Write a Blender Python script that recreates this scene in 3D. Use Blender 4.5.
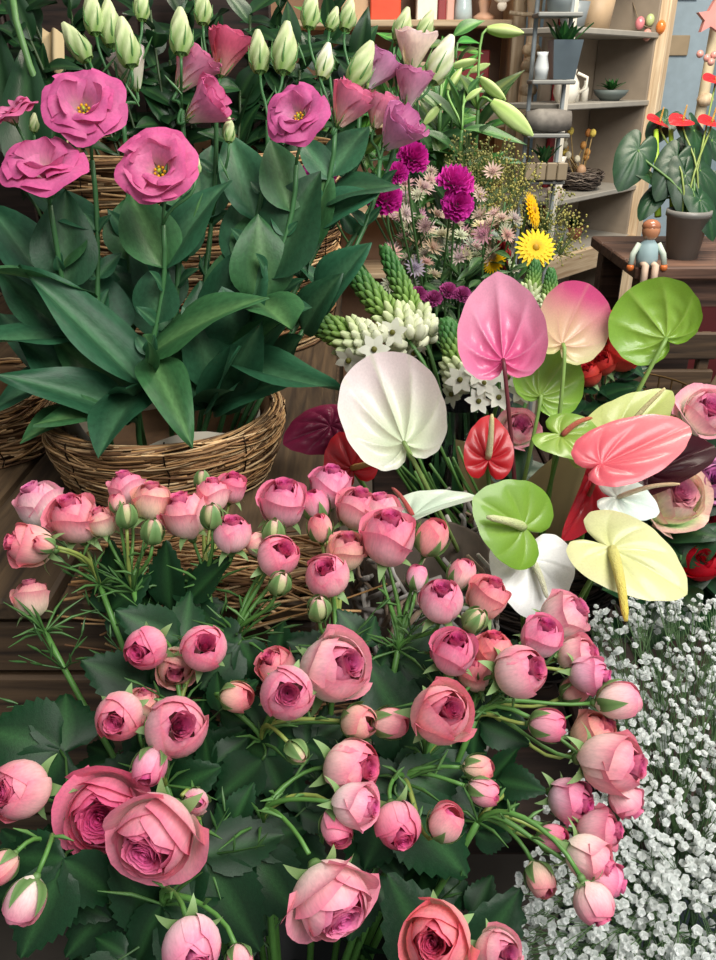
import bpy, math, random
from mathutils import Vector, Matrix, noise as mnoise
random.seed(11)
for _o in list(bpy.data.objects): bpy.data.objects.remove(_o, do_unlink=True)
S = bpy.context.scene
COL = S.collection
V = Vector
PI = math.pi
rnd = random.uniform

# ------------------------------------------------------------------ camera
F = 800.0
PITCH = math.radians(27)
CAM = V((0, 0, 1.45))
cam_d = bpy.data.cameras.new('camera')
cam_d.sensor_fit = 'VERTICAL'; cam_d.sensor_height = 24.0
cam_d.lens = F / 960 * 24.0
cam_d.clip_start = 0.02
cam = bpy.data.objects.new('camera', cam_d); COL.objects.link(cam)
cam.location = CAM; cam.rotation_euler = (PI/2 - PITCH, 0, 0)
S.camera = cam
RT = V((1, 0, 0)); UP = V((0, math.sin(PITCH), math.cos(PITCH))); FW = V((0, math.cos(PITCH), -math.sin(PITCH)))
def P(u, v, d): return CAM + RT*((u-358)/F*d) + UP*((480-v)/F*d) + FW*d      # a place in the shop
def PY(u, v, Y):                                                             # the same on an upright plane at distance Y
    a = RT*((u-358)/F)+UP*((480-v)/F)+FW
    return CAM+a*(Y/a.y)
def D(x, y, c): return (RT*x + UP*y - FW*c).normalized()                     # a direction: right, up, towards the viewer

# ------------------------------------------------------------------ light
S.view_settings.view_transform = 'Standard'; S.view_settings.look = 'None'
S.view_settings.gamma = 1.0; S.view_settings.use_curve_mapping = False
S.view_settings.exposure = -0.08
w = bpy.data.worlds.new('world'); S.world = w; w.use_nodes = True
bg = w.node_tree.nodes['Background']; bg.inputs[0].default_value = (0.92, 0.96, 1.0, 1); bg.inputs[1].default_value = 0.42
def area(name, loc, target, size, size_y, energy, color):
    l = bpy.data.lights.new(name, 'AREA'); l.shape = 'RECTANGLE'; l.size = size; l.size_y = size_y
    l.energy = energy; l.color = color
    o = bpy.data.objects.new(name, l); COL.objects.link(o); o.location = loc
    o.rotation_euler = (V(target) - V(loc)).to_track_quat('-Z', 'Y').to_euler()
    return o
area('shop_window_daylight', (1.0, -0.4, 3.0), (0.1, 1.0, 1.0), 1.6, 1.2, 84, (1.0, 0.97, 0.92))
area('back_fill_light', (0.9, 1.9, 2.75), (0.75, 2.6, 1.2), 0.9, 0.7, 52, (1.0, 0.90, 0.76))  # unseen fill light added to brighten the shelves and cabinet

# ------------------------------------------------------------------ helpers
def C(h, k=1.0):
    h = h.lstrip('#'); o = []
    for i in (0, 2, 4):
        c = int(h[i:i+2], 16)/255
        o.append((c/12.92 if c <= .04045 else ((c+.055)/1.055)**2.4)*k)
    return (o[0], o[1], o[2])
def mix(a, b, t):
    t = 0 if t < 0 else 1 if t > 1 else t
    return (a[0]+(b[0]-a[0])*t, a[1]+(b[1]-a[1])*t, a[2]+(b[2]-a[2])*t)
def jit(c, k=.1):
    j = 1+rnd(-k, k); return (c[0]*j, c[1]*j, c[2]*j)
WHITE = (.8, .8, .8)
class MB:
    def __init__(s): s.v = []; s.f = []; s.c = []; s.sm = []
    def add(s, vs, fs, cs, smooth=True):
        n = len(s.v)
        s.v += [tuple(p) for p in vs]
        s.c += (list(cs) if isinstance(cs, list) else [cs]*len(vs))
        s.f += [tuple(i+n for i in f) for f in fs]; s.sm += [smooth]*len(fs)
    def grid(s, nu, nv, fn, smooth=True):
        vs = []; cs = []
        for j in range(nv+1):
            for i in range(nu+1):
                p, c = fn(-1+2*i/nu, j/nv); vs.append(p); cs.append(c)
        m = nu+1
        s.add(vs, [(j*m+i, j*m+i+1, (j+1)*m+i+1, (j+1)*m+i) for j in range(nv) for i in range(nu)], cs, smooth)
    def tube(s, pts, rad, col, n=6, cap=True):
        pts = [V(p) for p in pts]; k = len(pts)
        if not isinstance(rad, (list, tuple)): rad = [rad]*k
        if not isinstance(col, list): col = [col]*k
        vs = []; cs = []; t0 = None; a = None
        for i, p in enumerate(pts):
            t = (pts[min(i+1, k-1)] - pts[max(i-1, 0)])
            t = t.normalized() if t.length > 1e-9 else V((0, 0, 1))
            if a is None: a = t.orthogonal().normalized()
            else:
                a = a - t*a.dot(t); a = a.normalized() if a.length > 1e-6 else t.orthogonal().normalized()
            b = t.cross(a)
            for q in range(n):
                an = 2*PI*q/n; vs.append(p + (a*math.cos(an)+b*math.sin(an))*rad[i]); cs.append(col[i])
        fs = [(i*n+q, i*n+(q+1) % n, (i+1)*n+(q+1) % n, (i+1)*n+q) for i in range(k-1) for q in range(n)]
        if cap: fs += [tuple(range(n-1, -1, -1)), tuple((k-1)*n+q for q in range(n))]
        s.add(vs, fs, cs)
    def lathe(s, prof, col, n=24, M=None, smooth=True, cap0=False, cap1=False):
        vs = []; cs = []
        for i, (r, z) in enumerate(prof):
            for q in range(n):
                an = 2*PI*q/n; vs.append(V((r*math.cos(an), r*math.sin(an), z))); cs.append(col[i] if isinstance(col, list) else col)
        if M is not None: vs = [M @ p for p in vs]
        k = len(prof)
        fs = [(i*n+q, i*n+(q+1) % n, (i+1)*n+(q+1) % n, (i+1)*n+q) for i in range(k-1) for q in range(n)]
        if cap0: fs.append(tuple(range(n-1, -1, -1)))
        if cap1: fs.append(tuple((k-1)*n+q for q in range(n)))
        s.add(vs, fs, cs, smooth)
    def box(s, c, sz, col=WHITE, M=None, bev=0.0):
        x, y, z = sz[0]/2, sz[1]/2, sz[2]/2; c = V(c)
        if bev <= 0:
            vs = [V((a, b, d)) for a in (-x, x) for b in (-y, y) for d in (-z, z)]
            fs = [(0, 1, 3, 2), (4, 6, 7, 5), (0, 4, 5, 1), (2, 3, 7, 6), (0, 2, 6, 4), (1, 5, 7, 3)]
        else:
            b = min(bev, x*.9, y*.9, z*.9); vs = []; idx = {}
            for sx in (-1, 1):
                for sy in (-1, 1):
                    for sz_ in (-1, 1):
                        for ax in range(3):
                            p = [sx*(x-b), sy*(y-b), sz_*(z-b)]; p[ax] = (sx*x, sy*y, sz_*z)[ax]
                            idx[(sx, sy, sz_, ax)] = len(vs); vs.append(V(p))
            fs = []; sg = (-1, 1)
            for ax in range(3):
                o = [q for q in range(3) if q != ax]
                for sd in sg:
                    r = []
                    for (i, j) in ((-1, -1), (1, -1), (1, 1), (-1, 1)):
                        k = [0, 0, 0]; k[ax] = sd; k[o[0]] = i; k[o[1]] = j; r.append(idx[(k[0], k[1], k[2], ax)])
                    fs.append(tuple(r))
            for ax in range(3):
                o = [q for q in range(3) if q != ax]
                for i in sg:
                    for j in sg:
                        k0 = [0]*3; k0[o[0]] = i; k0[o[1]] = j; k1 = list(k0); k0[ax] = -1; k1[ax] = 1
                        fs.append((idx[(*k0, o[0])], idx[(*k1, o[0])], idx[(*k1, o[1])], idx[(*k0, o[1])]))
            for sx in sg:
                for sy in sg:
                    for sz_ in sg: fs.append(tuple(idx[(sx, sy, sz_, ax)] for ax in range(3)))
        if M is not None: vs = [M @ p for p in vs]
        s.add([c+p for p in vs], fs, col, False)
    def ball(s, c, r, col, nu=8, nv=5, M=None):
        c = V(c); vs = []; cs = []
        r = r if isinstance(r, (tuple, list)) else (r, r, r)
        for j in range(nv+1):
            ph = -PI/2+PI*j/nv
            for i in range(nu):
                p = V((r[0]*math.cos(ph)*math.cos(2*PI*i/nu), r[1]*math.cos(ph)*math.sin(2*PI*i/nu), r[2]*math.sin(ph)))
                vs.append(c+(M @ p if M is not None else p)); cs.append(col)
        s.add(vs, [(j*nu+i, j*nu+(i+1) % nu, (j+1)*nu+(i+1) % nu, (j+1)*nu+i) for j in range(nv) for i in range(nu)], cs)
    def mesh(s, name, m):
        me = bpy.data.meshes.new(name)
        me.from_pydata(s.v, [], s.f)
        a = me.color_attributes.new('Col', 'FLOAT_COLOR', 'POINT')
        flat = []
        for c in s.c: flat += [c[0], c[1], c[2], 1.0]
        a.data.foreach_set('color', flat)
        me.polygons.foreach_set('use_smooth', s.sm)
        me.materials.append(m); me.update()
        return me
WM = {}
def place(name, me, parent=None, W=None, tint=None):
    o = bpy.data.objects.new(name, me); COL.objects.link(o)
    W = W if W is not None else Matrix.Identity(4)
    if parent is not None:
        o.parent = parent; o.matrix_parent_inverse = WM[parent.name].inverted()
    o.matrix_basis = W
    WM[o.name] = W
    if tint: o.color = (*tint, 1)
    return o
def part(mb, name, m, parent=None, W=None, tint=None): return place(name, mb.mesh(name, m), parent, W, tint)
def tag(o, label, cat, group=None, kind=None):
    o['label'] = label; o['category'] = cat
    if group: o['group'] = group
    if kind: o['kind'] = kind
    return o
def thing(name, label, cat, loc, group=None):
    o = bpy.data.objects.new(name, None); COL.objects.link(o); o.empty_display_size = .02
    W = Matrix.Translation(V(loc)); o.matrix_basis = W; WM[o.name] = W
    return tag(o, label, cat, group)
def struct(mb, name, m, label=None):
    o = part(mb, name, m); o['kind'] = 'structure'
    if label: o['label'] = label
    return o
def frame(loc, n, spin=0.0, sc=1.0):                 # +Z towards n
    q = V((0, 0, 1)).rotation_difference(V(n).normalized())
    s3 = sc if isinstance(sc, (tuple, list)) else (sc, sc, sc)
    return Matrix.Translation(V(loc)) @ q.to_matrix().to_4x4() @ Matrix.Rotation(spin, 4, 'Z') @ Matrix.Diagonal((*s3, 1))
def axes(loc, y, n, sx, sy, sz):                     # +Y along y, +Z near n
    y = V(y).normalized(); n = V(n); n = (n - y*n.dot(y))
    n = n.normalized() if n.length > 1e-5 else y.orthogonal().normalized()
    x = y.cross(n)
    M = Matrix((( x.x*sx, y.x*sy, n.x*sz, loc[0]), (x.y*sx, y.y*sy, n.y*sz, loc[1]), (x.z*sx, y.z*sy, n.z*sz, loc[2]), (0, 0, 0, 1)))
    return M
def bez(a, b, c, d, n=10):
    a, b, c, d = V(a), V(b), V(c), V(d); r = []
    for i in range(n+1):
        t = i/n; u = 1-t; r.append(a*u**3+b*3*u*u*t+c*3*u*t*t+d*t**3)
    return r
def lerp(a, b, t): return a+(b-a)*t

# ------------------------------------------------------------------ materials
def newmat(name):
    m = bpy.data.materials.new(name); m.use_nodes = True
    nt = m.node_tree; b = nt.nodes['Principled BSDF']; return m, nt, b
def nd(nt, t, **k):
    n = nt.nodes.new(t)
    for a, v in k.items(): setattr(n, a, v)
    return n
def colmat(name, rough=.5, trans=0.0, nz=0.12, scale=40, bump=0.0, coat=0.0, spec=.5, tint=False, metal=0.0, stretch=(1, 1, 1), bscale=None, emit=0):
    """colour from the Col attribute with a little procedural mottling"""
    m, nt, b = newmat(name); L = nt.links.new
    at = nd(nt, 'ShaderNodeAttribute', attribute_name='Col')
    tc = nd(nt, 'ShaderNodeTexCoord'); mp = nd(nt, 'ShaderNodeMapping'); mp.inputs['Scale'].default_value = stretch
    L(tc.outputs['Object'], mp.inputs[0])
    no = nd(nt, 'ShaderNodeTexNoise'); no.inputs['Scale'].default_value = scale; no.inputs['Detail'].default_value = 4
    L(mp.outputs[0], no.inputs['Vector'])
    mr = nd(nt, 'ShaderNodeMapRange'); mr.inputs[1].default_value = .25; mr.inputs[2].default_value = .75
    mr.inputs[3].default_value = 1-nz; mr.inputs[4].default_value = 1+nz
    L(no.outputs[0], mr.inputs[0])
    mu = nd(nt, 'ShaderNodeVectorMath', operation='SCALE'); L(at.outputs['Color'], mu.inputs[0]); L(mr.outputs[0], mu.inputs['Scale'])
    out = mu.outputs[0]
    if tint:
        oi = nd(nt, 'ShaderNodeObjectInfo'); m2 = nd(nt, 'ShaderNodeVectorMath', operation='MULTIPLY')
        L(out, m2.inputs[0]); L(oi.outputs['Color'], m2.inputs[1]); out = m2.outputs[0]
    L(out, b.inputs['Base Color'])
    b.inputs['Roughness'].default_value = rough; b.inputs['Metallic'].default_value = metal
    b.inputs['Specular IOR Level'].default_value = spec
    b.inputs['Coat Weight'].default_value = coat; b.inputs['Coat Roughness'].default_value = .12
    if bump > 0:
        bn = nd(nt, 'ShaderNodeTexNoise'); bn.inputs['Scale'].default_value = bscale or scale*2; L(mp.outputs[0], bn.inputs['Vector'])
        bp = nd(nt, 'ShaderNodeBump'); bp.inputs['Strength'].default_value = bump; bp.inputs['Distance'].default_value = .004
        L(bn.outputs[0], bp.inputs['Height']); L(bp.outputs[0], b.inputs['Normal'])
    if trans > 0:
        tr = nd(nt, 'ShaderNodeBsdfTranslucent'); L(out, tr.inputs[0])
        mx = nd(nt, 'ShaderNodeMixShader'); mx.inputs[0].default_value = trans
        L(b.outputs[0], mx.inputs[1]); L(tr.outputs[0], mx.inputs[2]); L(mx.outputs[0], nt.nodes['Material Output'].inputs[0])
    return m
def woodmat(name, c1, c2, axis='X', rough=.65, scale=9, bump=.25):
    m, nt, b = newmat(name); L = nt.links.new
    tc = nd(nt, 'ShaderNodeTexCoord'); mp = nd(nt, 'ShaderNodeMapping')
    mp.inputs['Scale'].default_value = {'X': (.6, 9, 9), 'Y': (9, .6, 9), 'Z': (9, 9, .6)}[axis]
    L(tc.outputs['Object'], mp.inputs[0])
    no = nd(nt, 'ShaderNodeTexNoise'); no.inputs['Scale'].default_value = scale; no.inputs['Detail'].default_value = 8; no.inputs['Distortion'].default_value = .6
    L(mp.outputs[0], no.inputs['Vector'])
    cr = nd(nt, 'ShaderNodeValToRGB'); cr.color_ramp.elements[0].position = .3; cr.color_ramp.elements[1].position = .72
    cr.color_ramp.elements[0].color = (*c1, 1); cr.color_ramp.elements[1].color = (*c2, 1)
    L(no.outputs[0], cr.inputs[0])
    oi = nd(nt, 'ShaderNodeObjectInfo'); mr = nd(nt, 'ShaderNodeMapRange'); mr.inputs[3].default_value = .78; mr.inputs[4].default_value = 1.2
    L(oi.outputs['Random'], mr.inputs[0])
    mu = nd(nt, 'ShaderNodeVectorMath', operation='SCALE'); L(cr.outputs[0], mu.inputs[0]); L(mr.outputs[0], mu.inputs['Scale'])
    L(mu.outputs[0], b.inputs['Base Color']); b.inputs['Roughness'].default_value = rough
    bp = nd(nt, 'ShaderNodeBump'); bp.inputs['Strength'].default_value = bump; bp.inputs['Distance'].default_value = .003
    L(no.outputs[0], bp.inputs['Height']); L(bp.outputs[0], b.inputs['Normal'])
    return m
M_petal = colmat('petal', .5, .18, .13, 5, .05, tint=True, spec=.3, stretch=(2.4, 2.4, .7), bscale=9)
M_calyx = colmat('calyx', .5, .15, .15, 60, spec=.4)
M_stem = colmat('stem', .45, 0, .15, 80)
M_roseleaf = colmat('rose_leaf', .45, .12, .18, 30, .08, spec=.28, tint=True)
M_lisleaf = colmat('lisianthus_leaf', .45, .12, .22, 16, .08, spec=.35, tint=True)
M_leaf = colmat('leaf', .4, .15, .15, 25, .1, tint=True)
M_anth = colmat('anthurium_spathe', .36, .14, .07, 40, .12, coat=.32, spec=.4, bscale=120)
M_anthdark = colmat('dark_spathe', .3, .03, .1, 40, .12, coat=.06, spec=.12, bscale=120)
M_spadix = colmat('spadix', .6, 0, .1, 300, .8, bscale=900)
M_straw = colmat('straw', .75, 0, .25, 60)
M_plain = colmat('painted', .55, 0, .08, 30, .05)
M_gloss = colmat('glazed', .2, 0, .05, 30, coat=.4)
M_cloth = colmat('cloth', .9, 0, .15, 90, .3)
M_paper = colmat('paper', .8, .1, .1, 14, .1)
M_plastic = colmat('plastic', .35, 0, .05, 20)
M_metal = colmat('tin', .35, 0, .1, 20, metal=.7)
M_gyp = colmat('gypsophila_blossom', .7, .25, .05, 50)
M_wall = colmat('wall_paint', .8, 0, .12, 5, .1)
M_floor = colmat('floor_stone', .6, 0, .2, 7, .1)
M_bench = woodmat('bench_wood', C('2a1f16'), C('6b543c'), 'X')
M_benchtop = woodmat('bench_top_wood', C('35281c'), C('6f593f'), 'Y')
M_pale = woodmat('pale_wood', C('b79a78'), C('e2cfb0'), 'Z', bump=.12)
M_palex = woodmat('pale_shelf_wood', C('a98d6c'), C('d9c5a5'), 'X', bump=.12)
M_dark = woodmat('dark_wood', C('1c1411'), C('46332a'), 'X')
M_tabletop = woodmat('table_wood', C('3d2a22'), C('7b5a48'), 'X')
def glassmat():
    m, nt, b = newmat('clear_glass'); b.inputs['Base Color'].default_value = (.9, .97, .95, 1)
    b.inputs['Roughness'].default_value = .04; b.inputs['Transmission Weight'].default_value = 1; b.inputs['IOR'].default_value = 1.2
    return m
M_glass = glassmat()
# ------------------------------------------------------------------ the shop
mb = MB(); mb.box((0, 1.5, -.05), (6, 7, .1), C('6d655c')); struct(mb, 'floor', M_floor, 'grey stone shop floor under the flower stands')
mb = MB(); mb.box((0, 4.05, 1.5), (6, .1, 3.1), C('8fa3ad')); struct(mb, 'wall_back', M_wall, 'pale blue grey painted wall behind the shelves')
mb = MB(); mb.box((-1.45, 1.9, 1.5), (.1, 4.4, 3.1), C('3a322b')); struct(mb, 'wall_left', M_wall, 'dark brown painted side wall')

# planked bench that carries the straw baskets
def bench():
    t = thing('plank_bench', 'dark weathered plank bench under the straw baskets', 'bench', (-.38, 1.2, 0))
    x0, x1, y0, y1, zt = -1.0, -.035, .668, 1.95, .972
    n = 7; wd = (x1-x0)/n
    for i in range(n):
        m = MB(); m.box((0, 0, 0), (wd-.009, y1-y0, .026), bev=.004)
        part(m, 'plank', M_benchtop, t, Matrix.Translation(V((x0+wd*(i+.5), (y0+y1)/2, zt-.013+rnd(-.002, .002)))))
    z = zt-.034
    for k in range(5):
        h = .072
        m = MB(); m.box((0, 0, 0), (x1-x0-.02, .022, h-.007), bev=.004)
        part(m, 'front_plank', M_bench, t, Matrix.Translation(V(((x0+x1)/2, y0+.022+rnd(-.004, .003), z-h/2))))
        z -= h
    for (sx, sy) in ((x0+.05, y0+.07), (x1-.05, y0+.07), (x0+.05, y1-.05), (x1-.05, y1-.05)):
        m = MB(); m.box((0, 0, 0), (.06, .06, zt-.027), bev=.004); part(m, 'leg', M_bench, t, Matrix.Translation(V((sx, sy, (zt-.027)/2))))
    m = MB(); m.box((0, 0, 0), (.02, y1-y0-.1, .3), bev=.004); part(m, 'side_plank', M_bench, t, Matrix.Translation(V((x1-.012, (y0+y1)/2+.03, zt-.19))))
bench()
t = thing('dark_backdrop', 'dark brown plank backdrop added behind the tall straw basket', 'screen', (-.75, 2.08, 0))  # planks added to darken the background behind the lisianthus
for k in range(8):
    m = MB(); m.box((0, 0, 0), (.148, .022, 2.2), bev=.004); part(m, 'plank', M_dark, t, Matrix.Translation(V((-1.32+.15*k, 2.08+rnd(-.003, .003), 1.1))) @ Matrix.Rotation(0, 4, 'Z'))
for z_ in (.5, 1.6):
    m = MB(); m.box((0, 0, 0), (1.18, .025, .07), bev=.003); part(m, 'batten', M_dark, t, Matrix.Translation(V((-.8, 2.106, z_))))
def stand(name, label, x0, x1, y0, y1, zt, n, mt, axis='Y'):
    t = thing(name, label, 'table', ((x0+x1)/2, (y0+y1)/2, 0))
    if axis == 'Y':
        wd = (x1-x0)/n
        for i in range(n):
            m = MB(); m.box((0, 0, 0), (wd-.006, y1-y0, .03), bev=.004); part(m, 'plank', mt, t, Matrix.Translation(V((x0+wd*(i+.5), (y0+y1)/2, zt-.015))))
    else:
        wd = (y1-y0)/n
        for i in range(n):
            m = MB(); m.box((0, 0, 0), (x1-x0, wd-.006, .03), bev=.004); part(m, 'plank', mt, t, Matrix.Translation(V(((x0+x1)/2, y0+wd*(i+.5), zt-.015))))
    for sx in (x0+.05, x1-.05):
        for sy in (y0+.05, y1-.05):
            m = MB(); m.box((0, 0, 0), (.06, .06, zt-.03), bev=.004); part(m, 'leg', mt, t, Matrix.Translation(V((sx, sy, (zt-.03)/2))))
    m = MB(); m.box((0, 0, 0), (x1-x0-.1, .02, .08), bev=.003); part(m, 'apron', mt, t, Matrix.Translation(V(((x0+x1)/2, y0+.05, zt-.07))))
    return t
stand('display_table', 'low dark wooden table under the anthurium basket and glass vases', .03, 1.0, .69, 1.9, .62, 7, M_dark)
stand('flower_stool', 'low dark stool under the bucket of lilies', .04, .42, 1.92, 2.25, .62, 4, M_dark)
stand('flower_stool', 'low dark stool under the black bucket of pink roses', -.26, .12, .24, .6, .40, 4, M_dark)
stand('flower_stool', 'low dark stool under the bucket of white gypsophila', .16, .52, .40, .66, .26, 4, M_dark)

def bucket(name, label, loc, r0, r1, h, col, m=M_plastic, group=None):
    t = thing(name, label, 'bucket', loc, group)
    W = Matrix.Translation(V(loc)); b = MB()
    b.lathe([(0, 0), (r0, 0), (r1, h), (r1-.004, h), (r0-.004, .006), (0, .006)], col, 32)
    part(b, 'body', m, t, W)
    b = MB(); b.tube([V((r1*math.cos(a*PI/16), r1*math.sin(a*PI/16), h)) for a in range(33)], .005, col, 6, False); part(b, 'rim', m, t, W)
    b = MB(); b.lathe([(0, h*.6), (lerp(r0, r1, .6)-.004, h*.6)], C('1c2a22'), 24); part(b, 'water', M_gloss, t, W)
    return t
RB = V((-.068, .417, .40))
bucket('flower_bucket', 'black plastic bucket holding the pink spray roses', RB, .10, .135, .33, C('15161a'))
GB = V((.335, .545, .26))
bucket('flower_bucket', 'dark blue grey bucket holding the white gypsophila', GB, .085, .11, .33, C('2a323c'))

def straw_basket(name, label, loc, R, h, taper, strands, cols, ties=9, liner=True, rs=(.0009, .0022)):
    t = thing(name, label, 'basket', loc); W = Matrix.Translation(V(loc))
    rad = lambda z: R*(taper+(1-taper)*math.sin(min(1, z/h)*PI*.5))
    b = MB(); pr = [(0, .003), (R*taper*.9, .003)]+[(rad(h*k/6)-.006, h*k/6+.003) for k in range(7)]+[(R-.018, h*.97), (R-.022, h*.5), (R*taper*.8, .012), (0, .012)]
    b.lathe(pr, jit(mix(cols[0], (0, 0, 0), .25)), 40); part(b, 'body', M_straw, t, W)
    b = MB()
    for k in range(strands):
        z = h*random.random()**.85; a0 = rnd(0, 2*PI); span = rnd(.5, 1.9); n = int(4+span*5)
        out = rnd(-.004, .006); dz = rnd(-.012, .012); c = jit(mix(random.choice(cols), random.choice(cols), random.random()), .25); pts = []
        wob = rnd(0, 6)
        for i in range(n+1):
            a = a0+span*i/n; zz = min(h+.006, max(.003, z+dz*(i/n-.5)*2+.003*math.sin(wob+a*5)))
            r = rad(max(0, zz))+out+.0025*math.sin(wob*2+a*7); pts.append((r*math.cos(a), r*math.sin(a), zz))
        r0 = rnd(*rs); b.tube(pts, r0, c, 4, False)
    o = part(b, 'straw', M_straw, t, W); o['kind'] = 'stuff'
    b = MB()
    for k in range(int(strands*.25)):                    # rim roll
        a0 = rnd(0, 2*PI); span = rnd(.5, 1.5); n = int(4+span*5); ph = rnd(0, 6); c = jit(mix(random.choice(cols), random.choice(cols), random.random()), .25)
        b.tube([((R-.004+.008*math.cos(ph+i*.25))*math.cos(a0+span*i/n), (R-.004+.008*math.cos(ph+i*.25))*math.sin(a0+span*i/n), h-.002+.008*math.sin(ph+i*.25)) for i in range(n+1)], rnd(*rs), c, 4, False)
    o = part(b, 'rim', M_straw, t, W); o['kind'] = 'stuff'
    for k in range(ties):
        a = 2*PI*k/ties+rnd(-.1, .1); b = MB()
        b.tube([V(((rad(h*q/6)+.0055+(.003 if q % 2 else 0))*math.cos(a+.02*math.sin(q*2)), (rad(h*q/6)+.0055)*math.sin(a+.02*math.sin(q*2)), max(.004, h*q/6))) for q in range(7)]+[V(((R-.012)*math.cos(a), (R-.012)*math.sin(a), h+.007))], .0011, C('2a1d14'), 5, False)
        part(b, 'tie_wire', M_metal, t, W)
    if liner:
        b = MB(); n = 40; vs = []
        def fn(s, q):
            a = s*PI; rr = (R-.026)*(1-.04*math.sin(7*a)*q); return (V((rr*math.cos(a), rr*math.sin(a), h*(.2+.8*q)+.012*q*math.sin(5*a+1))), C('cfc8b6'))
        b.grid(40, 4, fn); part(b, 'paper_liner', M_paper, t, W)
    return t
STR = [C('7a5836'), C('ab8353'), C('c9a271'), C('8a6542'), C('d8b98c'), C('5f4229')]
c0 = P(165, 405, 1.05); B1 = V((c0.x, c0.y, .972))
straw_basket('straw_basket', 'low round straw basket holding the lisianthus, wired around the rim', B1, .150, c0.z-.972, .86, 620, STR, 9, True, (.0007, .0018))
c0 = P(-22, 402, 1.12); B2 = V((c0.x, c0.y, .972))
straw_basket('straw_basket', 'small empty straw basket beside the lisianthus basket', B2, .100, .09, .9, 300, STR, 7, False)
c0 = P(192, 160, 1.55); B3 = V((c0.x, c0.y, .972))
straw_basket('straw_basket', 'tall straw basket behind the lisianthus stems', B3, .285, .35, .93, 900, STR, 12, False, (.0012, .003))
# loose straw lying over the bench edge
t = thing('straw_bundle', 'loose straw bundle draped over the bench edge below the lisianthus basket', 'straw', (-.17, .70, .972)); b = MB()
for k in range(420):
    x = rnd(-.23, -.05); ln = rnd(.05, .14); y0_ = rnd(.645, .76); c = jit(mix(random.choice(STR), random.choice(STR), random.random()), .3); tilt = rnd(-.03, .03); r_ = rnd(.0008, .0018)
    if y0_ < .664: zz = rnd(.80, .985); b.tube([(x-ln*.6, y0_-.002, zz-tilt), (x, y0_-rnd(0, .012), zz), (x+ln*.6, y0_-.002, zz+tilt)], r_, c, 4, False)
    else: zz = .975+rnd(0, .022); b.tube([(x-ln*.6, y0_-tilt, zz-.001), (x, y0_, zz+.003), (min(-.03, x+ln*.6), y0_+tilt, zz)], r_, c, 4, False)
o = part(b, 'straw', M_straw, t); o['kind'] = 'stuff'
# dark wicker pot for the anthuriums
AB = V((.265, 1.045, .62))
straw_basket('wicker_pot', 'dark wicker pot holding the anthurium stems', AB, .135, .245, .8, 420, [C('1d1512'), C('33261f'), C('45352b')], 0, False, (.0012, .0026))
# ------------------------------------------------------------------ rose parts (unit size, axis +Z, base at z = -1)
PB, PM, PR = C('fdeedd'), C('fac3c6'), C('f188a2')
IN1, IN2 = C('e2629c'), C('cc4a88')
def rpetal(mb, a0, W, R, pe, drop=24, curl=.05, spiral=.035, sq=1.0, cb=PB, cm=PM, cr=PR, nu=8, nv=9, base=-85, wav=0.0, flare=0.0):
    ph0 = rnd(0, 6); lift = rnd(-.02, .02)
    def fn(s, t):
        e = pe - drop*s*s + wav*math.sin(ph0+s*4)*8
        ph = math.radians(base+(e-base)*t)
        az = a0+s*W*(.5+.5*min(1, t*2.2))
        rr = R*(1+spiral*s+lift*t)
        q = max(0, (t-.74)/.26)
        out = curl*q*q + flare*t*t*t
        if q > 0: out += .02*math.sin(ph0+s*7)*q
        r = rr*math.cos(ph)+out*R; z = rr*math.sin(ph)*sq - out*.35*R
        c = mix(cb, cm, t*1.55) if t < .64 else mix(cm, cr, (t-.64)*2.8+.12*math.sin(s*9+ph0))
        return V((r*math.cos(az), r*math.sin(az), z)), c
    mb.grid(nu, nv, fn)
def rosette(mb, rho0, ztop, rings, ci=IN1, co=PR, dip=.12):
    for k in range(rings):
        f = k/max(1, rings-1); rho = rho0*(1-f*.86); n = max(2, int(5-3*f)); zt = ztop-dip*f*f+.02*math.sin(k*3)
        for i in range(n):
            a0 = rnd(0, 2*PI) if i == 0 else a0+2*PI/n; Wd = PI/n*1.35; p = rnd(0, 6)
            cc = mix(co, ci, .25+f*1.1)
            def fn(s, t, a0=a0, Wd=Wd, p=p, rho=rho, zt=zt, cc=cc):
                az = a0+s*Wd; r = rho*(.55+.45*t)*(1+.13*math.sin(3*az+p)*t+.07*s)+.035*max(0, t-.8)*5*.3
                z = zt*(.15+.85*t)-.10*s*s*rho*2*t+.02*math.sin(5*s+p)*t
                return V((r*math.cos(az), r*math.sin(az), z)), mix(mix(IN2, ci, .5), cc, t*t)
            mb.grid(5, 5, fn)
def calyx(sep=1.0, up=False, green=False):
    mb = MB(); g1, g2 = C('4f7a3a'), C('93b277')
    mb.lathe([(.05, -1.42), (.17, -1.36), (.22, -1.22), (.2, -1.05), (.34, -.96), (.2, -.9)], [g1, g1, mix(g1, g2, .4), g1, g2, g2], 10)
    for i in range(5):
        a0 = 2*PI*i/5+rnd(-.15, .15); Lh = sep*rnd(1.0, 1.45); dr = rnd(.2, 1.0)
        def fn(s, t):
            wd = .30*(1-t)**.7*(.5+min(.5, t*3))
            if up:
                ph = math.radians(-80+t*(150 if green else 105)); rr = 1.05; r = rr*math.cos(ph)*(.98 if t < .8 else 1+.4*(t-.8)); z = rr*math.sin(ph)*(1.25 if green else 1.1)
                wd = (.66 if green else .40)*math.sin(PI*min(1, .22+t*.78))**.9*(1-t*.35)
            else:
                r = .25+Lh*.75*t; z = -.98+.25*math.sin(t*2)-dr*t*t*.75
            x = s*wd; return V((r*math.cos(a0)-x*math.sin(a0), r*math.sin(a0)+x*math.cos(a0), z+.05*abs(s)*(1-t))), mix(g1, g2, .3+.6*t if not up else .2+.4*abs(s))
        mb.grid(2, 6, fn)
    return mb.mesh('calyx', M_calyx)
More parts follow.
